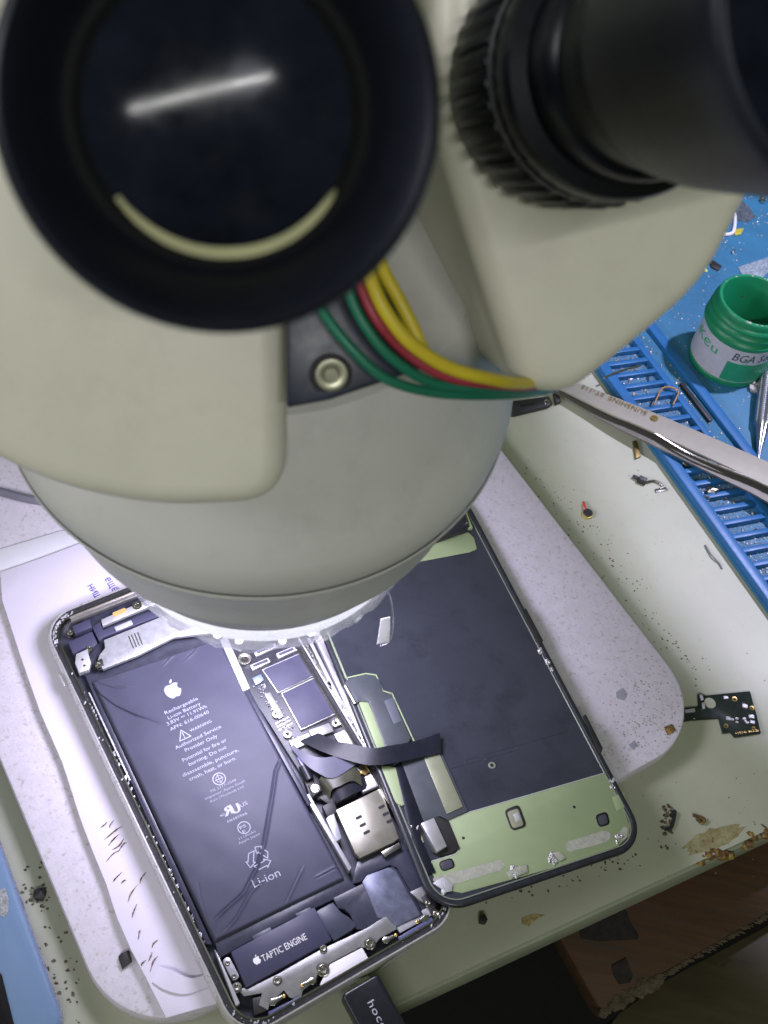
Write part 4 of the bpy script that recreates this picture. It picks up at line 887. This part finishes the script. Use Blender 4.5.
for i in range(26):
    if i<12: x,y,z=random.uniform(-5,95),random.uniform(7,22),2.2
    else: x,y,z=random.uniform(-110,40),random.uniform(44,110),1.9
    c=MT.w(x,y,z); a=random.uniform(0,3.1); f3=Frame(c,(math.cos(a),math.sin(a),0),(-math.sin(a),math.cos(a),0),UP); mb=MB()
    if i%3==0: mb.poly(f3,[(-1.6,-.5),(1.2,-.7),(1.7,.2),(.2,.7),(-1.5,.5)],.9,-.3)
    elif i%3==1: mb.tube([f3.w(-2,0,.2),f3.w(-.3,.7,.9),f3.w(1.6,-.2,.3)],.32,6)
    else: mb.lathe(f3,[(0,.9),(.8,.85),(1.,.3),(.45,.2),(.4,-.3)],10)
    o=mb.build('metal_scrap',(debris_m,steel_dark_m,dark_m,steel_m)[i%4]); tag(o,'tiny loose metal scrap lying on the blue mat or in its tray slots','metal scrap','tiny metal scraps scattered over the blue mat')
random.seed(5)
# dust and crumbs on the desk
mb=MB()
def scat(n,f,z,lo,hi):
    for i in range(n):
        p=f(); mb.blob(W(p,z),random.uniform(lo,hi),1,.6,(1.2,1,.45))
def lerp(a,b,t): return (a[0]+(b[0]-a[0])*t,a[1]+(b[1]-a[1])*t)
def band():
    p=lerp((520,470),(690,680),random.random()); return (p[0]+random.gauss(12,10),p[1]+random.gauss(-2,10))
scat(170,band,0.05,.08,.36)
scat(110,lambda:(random.uniform(520,768),random.uniform(400,830)),.05,.06,.22)
scat(110,lambda:(random.uniform(20,80),random.uniform(860,1024)),.05,.12,.6)
scat(60,lambda:lerp((500,470),(505,500),random.random()),.05,.1,.2)
scat(50,lambda:(random.uniform(560,768),random.uniform(760,880)),.05,.06,.25)
scat(60,lambda:(random.uniform(662,672),random.uniform(805,835)),.05,.2,.7)
scat(40,lambda:(lambda t:(480+t*200+random.uniform(-4,10),905-t*60+random.uniform(-8,8)))(random.random()),.05,.15,.5)
tag(mb.build('desk_crumbs',mat('crumbs',(.10,.08,.05),.8,var=.9,vs=12),None,smooth=False),'dark crumbs and dust scattered over the desk','crumbs',kind='stuff')

# ================================================================ microscope
RD=95.0
O=dep((222,110),RD); ez=-(ray((195,135))).normalized(); ex=V((-ez.y,ez.x,0)).normalized(); ey=ez.cross(ex)
ra=math.radians(8); ex,ey=ex*math.cos(ra)+ey*math.sin(ra), ey*math.cos(ra)-ex*math.sin(ra)
EP=Frame(O,ex,ey,ez)                                # left eyepiece: z points back to the eye, 0 at its rim
SCL=.88; TF=88.0                                    # distance from the rim to the prism housing faces
IPD=61.0
mi=thing('stereo_microscope','cream and grey stereo microscope with two black eyepieces over the open phone','microscope',(-26,157,90))
B0=V((-27.4,158.4,126)); T0=V((-29.6,153.9,193)); S107=1.13
Bc=CAM+(B0-CAM)*S107; Tc=CAM+(T0-CAM)*S107; axz=(Tc-Bc).normalized(); axx=V((1,0,0)); axx=(axx-axz*axx.dot(axz)).normalized()
BFm=Frame(Bc,axx,axz.cross(axx),axz)
LZ=(Tc-Bc).length; s=LZ/67.0
def zz(z): return (z-126)*s                         # old height -> height along the barrel axis
def rr_(r): return r*S107
br_=MB().lathe(BFm,[(rr_(34),zz(153)),(rr_(37.2),zz(152.6)),(rr_(38.0),zz(153.2)),(rr_(42.0),zz(163.6)),(rr_(42.7),zz(165.0)),(rr_(43.0),zz(166.4))],128).build('light_ring_housing',barrel_m,mi,auto=50)
MB().lathe(BFm,[(rr_(25),zz(166.2)),(rr_(42.2),zz(165.5)),(rr_(43.0),zz(165.2)),(rr_(43.35),zz(165.6)),(rr_(43.9),zz(168)),(rr_(46.0),zz(178)),(rr_(48.8),zz(186)),(rr_(49.7),zz(188.3)),(rr_(49.5),zz(188.9))],128).build('barrel',barrel_m,mi,auto=50)
MB().lathe(BFm,[(rr_(49.1),zz(188.8)),(rr_(49.3),zz(189.3)),(rr_(49.8),zz(194)),(rr_(49.0),zz(198)),(rr_(46.8),zz(202)),(rr_(43),zz(210)),(rr_(40),zz(222)),(rr_(38),zz(226)),(0,zz(226))],128).build('head_body',barrel_m,mi,auto=50)
# crumpled protective film over the LED ring
random.seed(3); nf=96; prof=[(35.5,153.4),(37.2,150),(37.2,145.5),(36.0,141),(34.6,136.5),(32.6,133.4),(28,131.8),(23,131.2),(20,131)]
rings=[]
for j,(r,z) in enumerate(prof):
    row=[]
    for i in range(nf):
        a=2*math.pi*i/nf; w=(math.sin(a*11+j*1.3)+.7*math.sin(a*23+j*2.1)+.5*math.sin(a*5-j))*.28+random.uniform(-.35,.35)
        w*= .25 if j==0 else 1
        row.append(BFm.w(rr_(r+w)*math.cos(a),rr_(r+w)*math.sin(a),zz(z)+random.uniform(-.4,.4)*(j>0)))
    rings.append(row)
fm=MB(); fm.loft(rings); fm.build('protective_film',led_m,mi,smooth=True,auto=24)
MB().lathe(BFm,[(rr_(34.5),zz(152)),(rr_(34.3),zz(141)),(rr_(31.5),zz(136)),(rr_(24),zz(134.6)),(rr_(21),zz(135))],96).build('light_diffuser',ledw_m,mi)
MB().lathe(BFm,[(rr_(19.9),zz(146)),(rr_(19.9),zz(127.5)),(rr_(20.6),zz(126.3)),(rr_(21.4),zz(127))],64).build('objective_rim',black_m,mi)
MB().lathe(BFm,[(0,zz(131)),(rr_(8),zz(130.4)),(rr_(19.9),zz(133))],48).build('objective_lens',lens_m,mi)
for k in range(10):
    a=math.radians(200+k*15+random.uniform(-4,4)); c=BFm.w(rr_(27.5)*math.cos(a),rr_(27.5)*math.sin(a),zz(127)-.5)
    mb=MB(); mb.blob(c,1.1,2,.05,(1,1,.3)); mb.build('led',ledhot_m,mi,smooth=True)

mb=MB(); mb.tube([dep((384,584),300),dep((391,600),306),dep((393,622),312),dep((390,640),318),dep((380,646),320)],.25,6); mb.build('film_tail',clearf_m,mi)
mb=MB(); mb.ribbon([dep((381,619),317),dep((379,632),319),dep((377,644),321)],[dep((390,617),317),dep((390,630),319),dep((389,641),321)],.3); mb.build('tail_highlight',mat('highlight_white',(.85,.85,.9),.2,bump=1.,bs=12),mi,smooth=False)  # white ribbon stands in for a bright reflection below the film

def eyepiece(off):
    ta=math.radians(4.0) if off else 0            # the tubes toe in a little towards the objective
    z0=EP.z*math.cos(ta)+EP.x*math.sin(ta); bpt=EP.w(off,0,0)-z0*TF; rim=EP.w(off,4.2 if off else 0,0); zv=(rim-bpt).normalized()
    xv=(EP.x-zv*EP.x.dot(zv)).normalized(); f=Frame(bpt+zv*TF,xv,zv.cross(xv),zv)
    cup=MB().lathe(f,[(13.6,-13),(14.6,-9),(16.4,-3),(17.2,-.6),(17.7,0),(18.3,-.25),(18.7,-1.2),(18.6,-4),(17.9,-13),(17.2,-24),(16.6,-33),(15.9,-37),(15.2,-38.2)],96).build('eyecup',cup_m,mi,auto=60)
    MB().lathe(f,[(12.4,-12.0),(13.2,-11.0),(14.2,-11.5),(14.2,-13)],64).build('lens_cell',inner_m,cup)
    MB().lathe(f,[(0,-11.2),(3,-11.25),(6,-11.4),(9,-11.66),(12.6,-12.1)],64).build('eye_lens',lens_m,cup)
    tb=MB().lathe(f,[(15.3,-38.2),(15.4,-40),(14.2,-41),(14.1,-49),(15.0,-50),(15.3,-52),(15.3,-56),(14.6,-57),(14.2,-58),(14.2,-66),(15.2,-67)],96).build('tube',black_m,mi,auto=35)
    MB().lathe(f,[(15.3,-57),(17.4,-58),(17.8,-59),(17.8,-63),(17.3,-64),(16.9,-64.4),(16.8,-66)],96).build('stop_ring',black_m,mi,auto=35)
    def kn(a,j): return 1+(.024*max(-1,min(1,3*math.cos(a*38))) if 1<=j<=4 else 0)
    MB().lathe(f,[(14.5,-65.5),(17.8,-66),(18.4,-67),(18.4,-82),(17.9,-84),(17,-TF-.5)],360,rmod=kn).build('knurled_ring',black_m,mi,auto=35)
    MB().lathe(f,[(17.9,-64.6),(18.1,-65),(18.1,-65.4),(17.9,-65.7)],96).build('thin_bright_line',mat('edge_highlight_grey',(.10,.10,.11),.3),mi)  # ring in lighter grey imitates a thin highlight on the tube
    return f,cup
fL,cupL=eyepiece(0); fR,cupR=eyepiece(IPD)
# pale arc painted as a reflection in the left eye lens, and the scale marks on the right one
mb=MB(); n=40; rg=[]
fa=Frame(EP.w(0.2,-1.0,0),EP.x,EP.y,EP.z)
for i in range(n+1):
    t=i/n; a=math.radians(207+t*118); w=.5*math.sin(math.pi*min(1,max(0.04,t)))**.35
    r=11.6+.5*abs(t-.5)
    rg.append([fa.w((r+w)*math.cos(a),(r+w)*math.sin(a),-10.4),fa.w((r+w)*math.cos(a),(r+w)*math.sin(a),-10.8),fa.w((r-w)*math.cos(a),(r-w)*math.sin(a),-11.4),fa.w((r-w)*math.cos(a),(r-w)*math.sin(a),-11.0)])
mb.loft(rg,True,True); mb.build('reflection_arc',arc_m,cupL)

# prism housings (outlines at the plane of their faces, 45 mm deep)
def housing(name,q,rad,depth,t=TF):
    o,nn=EP.w(0,0,-t),EP.z
    pts=[EP.l(hit(p,o,nn)) for p in q]; pl=roundpoly([(p.x,p.y) for p in pts],rad,8)
    mb=MB(); mb.poly(EP,pl,-t,-t-depth); ob=mb.build(name,cream_m,mi,4.5,6,auto=75); return ob
housing('left_prism_housing'.replace('left_',''),[(-330,-120),(-330,200),(-180,360),(-60,430),(40,487),(150,512),(288,506),(288,380),(284,240),(284,-60),(100,-160)],[10,10,10,14,14,10,9,10,10,10,10],34)
housing('prism_housing',[(438,140),(488,300),(520,392),(572,398),(640,345),(710,285),(770,165),(775,60),(700,-120),(440,-140)],[6,14,8,9,14,14,14,10,10,10],48)
# navy plate with its screw
o,nn=dep((340,392),186),EP.z*.75+V((0,-.2,.6)).normalized()*.25
pts=[hit(p,o,nn.normalized()) for p in ((287,230),(287,408),(330,400),(428,367),(402,318),(378,272),(366,230))]
npl=MB().prism(pts,-nn.normalized()*4).build('front_plate',navy_m,mi,.5)
c=hit((331,375),o+nn.normalized()*.3,nn.normalized()); sf=Frame(c,EP.x,EP.y,nn)
MB().lathe(sf,[(0,.3),(1.1,.3),(1.15,1.3),(1.6,1.5),(2.55,1.4),(2.7,1.0),(2.7,-1)],32).build('plate_screw',mat('screw_olive',(.30,.30,.22),.3,.7),npl)
MB().lathe(sf,[(2.7,.1),(3.4,.05),(3.5,-.3)],32).build('screw_recess',inner_m,npl)
# wires from the ring light
def wr(name,m,pts,r):
    MB().tube([dep(p,d) for p,d in pts],r,12).build(name,m,mi)
wr('green_wire',wire['green'],[((318,300),180),((330,322),180),((355,352),181),((385,378),183),((425,391),186),((470,395),190),((520,394),200),((548,390),214),((562,384),228)],.85)
wr('green_wire',wire['green'],[((345,270),176),((352,300),177),((368,330),178),((392,358),180),((430,382),184),((480,389),189),((525,391),200),((548,387),214),((562,382),228)],.85)
wr('red_wire',wire['red'],[((352,255),177),((362,290),177),((378,322),178),((405,352),181),((445,376),184),((490,384),188),((528,387),200),((548,384),214),((562,380),228)],.85)
wr('yellow_wire',wire['yellow'],[((362,250),176),((373,285),176),((388,315),177),((412,344),179),((450,368),183),((495,380),188),((528,384),200),((548,381),214),((562,378),228)],1.12)
wr('yellow_wire',wire['yellow'],[((372,240),180),((384,272),180),((397,296),180.5),((412,325),181.5),((424,352),183),((440,372),187)],1.12)

# ================================================================ light
w=bpy.data.worlds.new("World"); sc.world=w; w.use_nodes=True
w.node_tree.nodes['Background'].inputs[0].default_value=(.80,.95,.62,1); w.node_tree.nodes['Background'].inputs[1].default_value=.12
def area(name,loc,target,sx,sy,power,col,shape='RECTANGLE',spread=180):
    l=bpy.data.lights.new(name,'AREA'); l.shape=shape; l.size=sx*K; l.size_y=sy*K; l.energy=power; l.color=col; l.spread=math.radians(spread)
    o=bpy.data.objects.new(name,l); C.objects.link(o); o.location=V(loc)*K; o.rotation_euler=(V(target)-V(loc)).to_track_quat('-Z','Y').to_euler(); return o
led=BFm.w(0,0,zz(126)-2.5)
area('ring_light',led,BFm.w(4,0,-80),56,56,3100,(.81,.77,1.),'DISK',180)
def lens_reflect(p,dist):
    q=EP.l(hit(p,EP.w(0,0,-11.3),EP.z)); n=(EP.z+EP.x*(q.x/85)+EP.y*(q.y/85)).normalized(); d=ray(p).normalized(); rf=d-n*2*d.dot(n)
    return EP.w(q.x,q.y,-11.3)+rf*dist
la,lb2=lens_reflect((130,110),1500),lens_reflect((272,76),1500)
l=bpy.data.lights.new('ceiling_tube','AREA'); l.shape='RECTANGLE'; l.size=(la-lb2).length*K; l.size_y=15*K; l.energy=80000; l.color=(1.,.985,.97)
o=bpy.data.objects.new('ceiling_tube',l); C.objects.link(o); c=(la+lb2)/2; zd_=(c-EP.o).normalized(); xd_=(lb2-la).normalized(); yd_=zd_.cross(xd_).normalized(); xd_=yd_.cross(zd_)
o.matrix_world=M.Translation(c*K)@M((xd_,yd_,zd_)).transposed().to_4x4()
lc=lens_reflect((247,78),1500); area('round_lamp',lc,EP.o,170,170,7000,(.85,.85,1.),'DISK')
area('overhead_fill',(-300,500,1700),(0,300,0),900,500,2500,(.90,1.,.86))  # unseen area light added to lift the general level
area('side_lamp',(-1100,-250,620),(-40,150,180),350,350,48000,(.96,.92,1.))
l=bpy.data.lights.new('added_desk_spot','SPOT'); l.energy=215000; l.color=(.90,.85,1.22); l.spot_size=math.radians(45); l.spot_blend=.16; l.shadow_soft_size=1.5  # added unseen spot; its cone edge stands in for a shadow edge on the desk
o=bpy.data.objects.new('added_desk_spot',l); C.objects.link(o); o.location=V((342,484,650))*K; o.rotation_euler=(V((312,432,0))*K-o.location).to_track_quat('-Z','Y').to_euler()

# ================================================================ camera
cd=bpy.data.cameras.new('Camera'); cam=bpy.data.objects.new('Camera',cd); C.objects.link(cam); sc.camera=cam
cam.matrix_world=M.Translation(CAM*K) @ CR.to_4x4()
cd.sensor_fit='HORIZONTAL'; cd.sensor_width=36; cd.lens=F/768*36; cd.clip_start=.1; cd.clip_end=5000
cd.dof.use_dof=True; cd.dof.focus_distance=39.5; cd.dof.aperture_fstop=cd.lens/(1.3*K*1000)
sc.view_settings.view_transform='Standard'; sc.view_settings.look='None'; sc.view_settings.exposure=0; sc.view_settings.gamma=1
sc.cycles.use_denoising=True
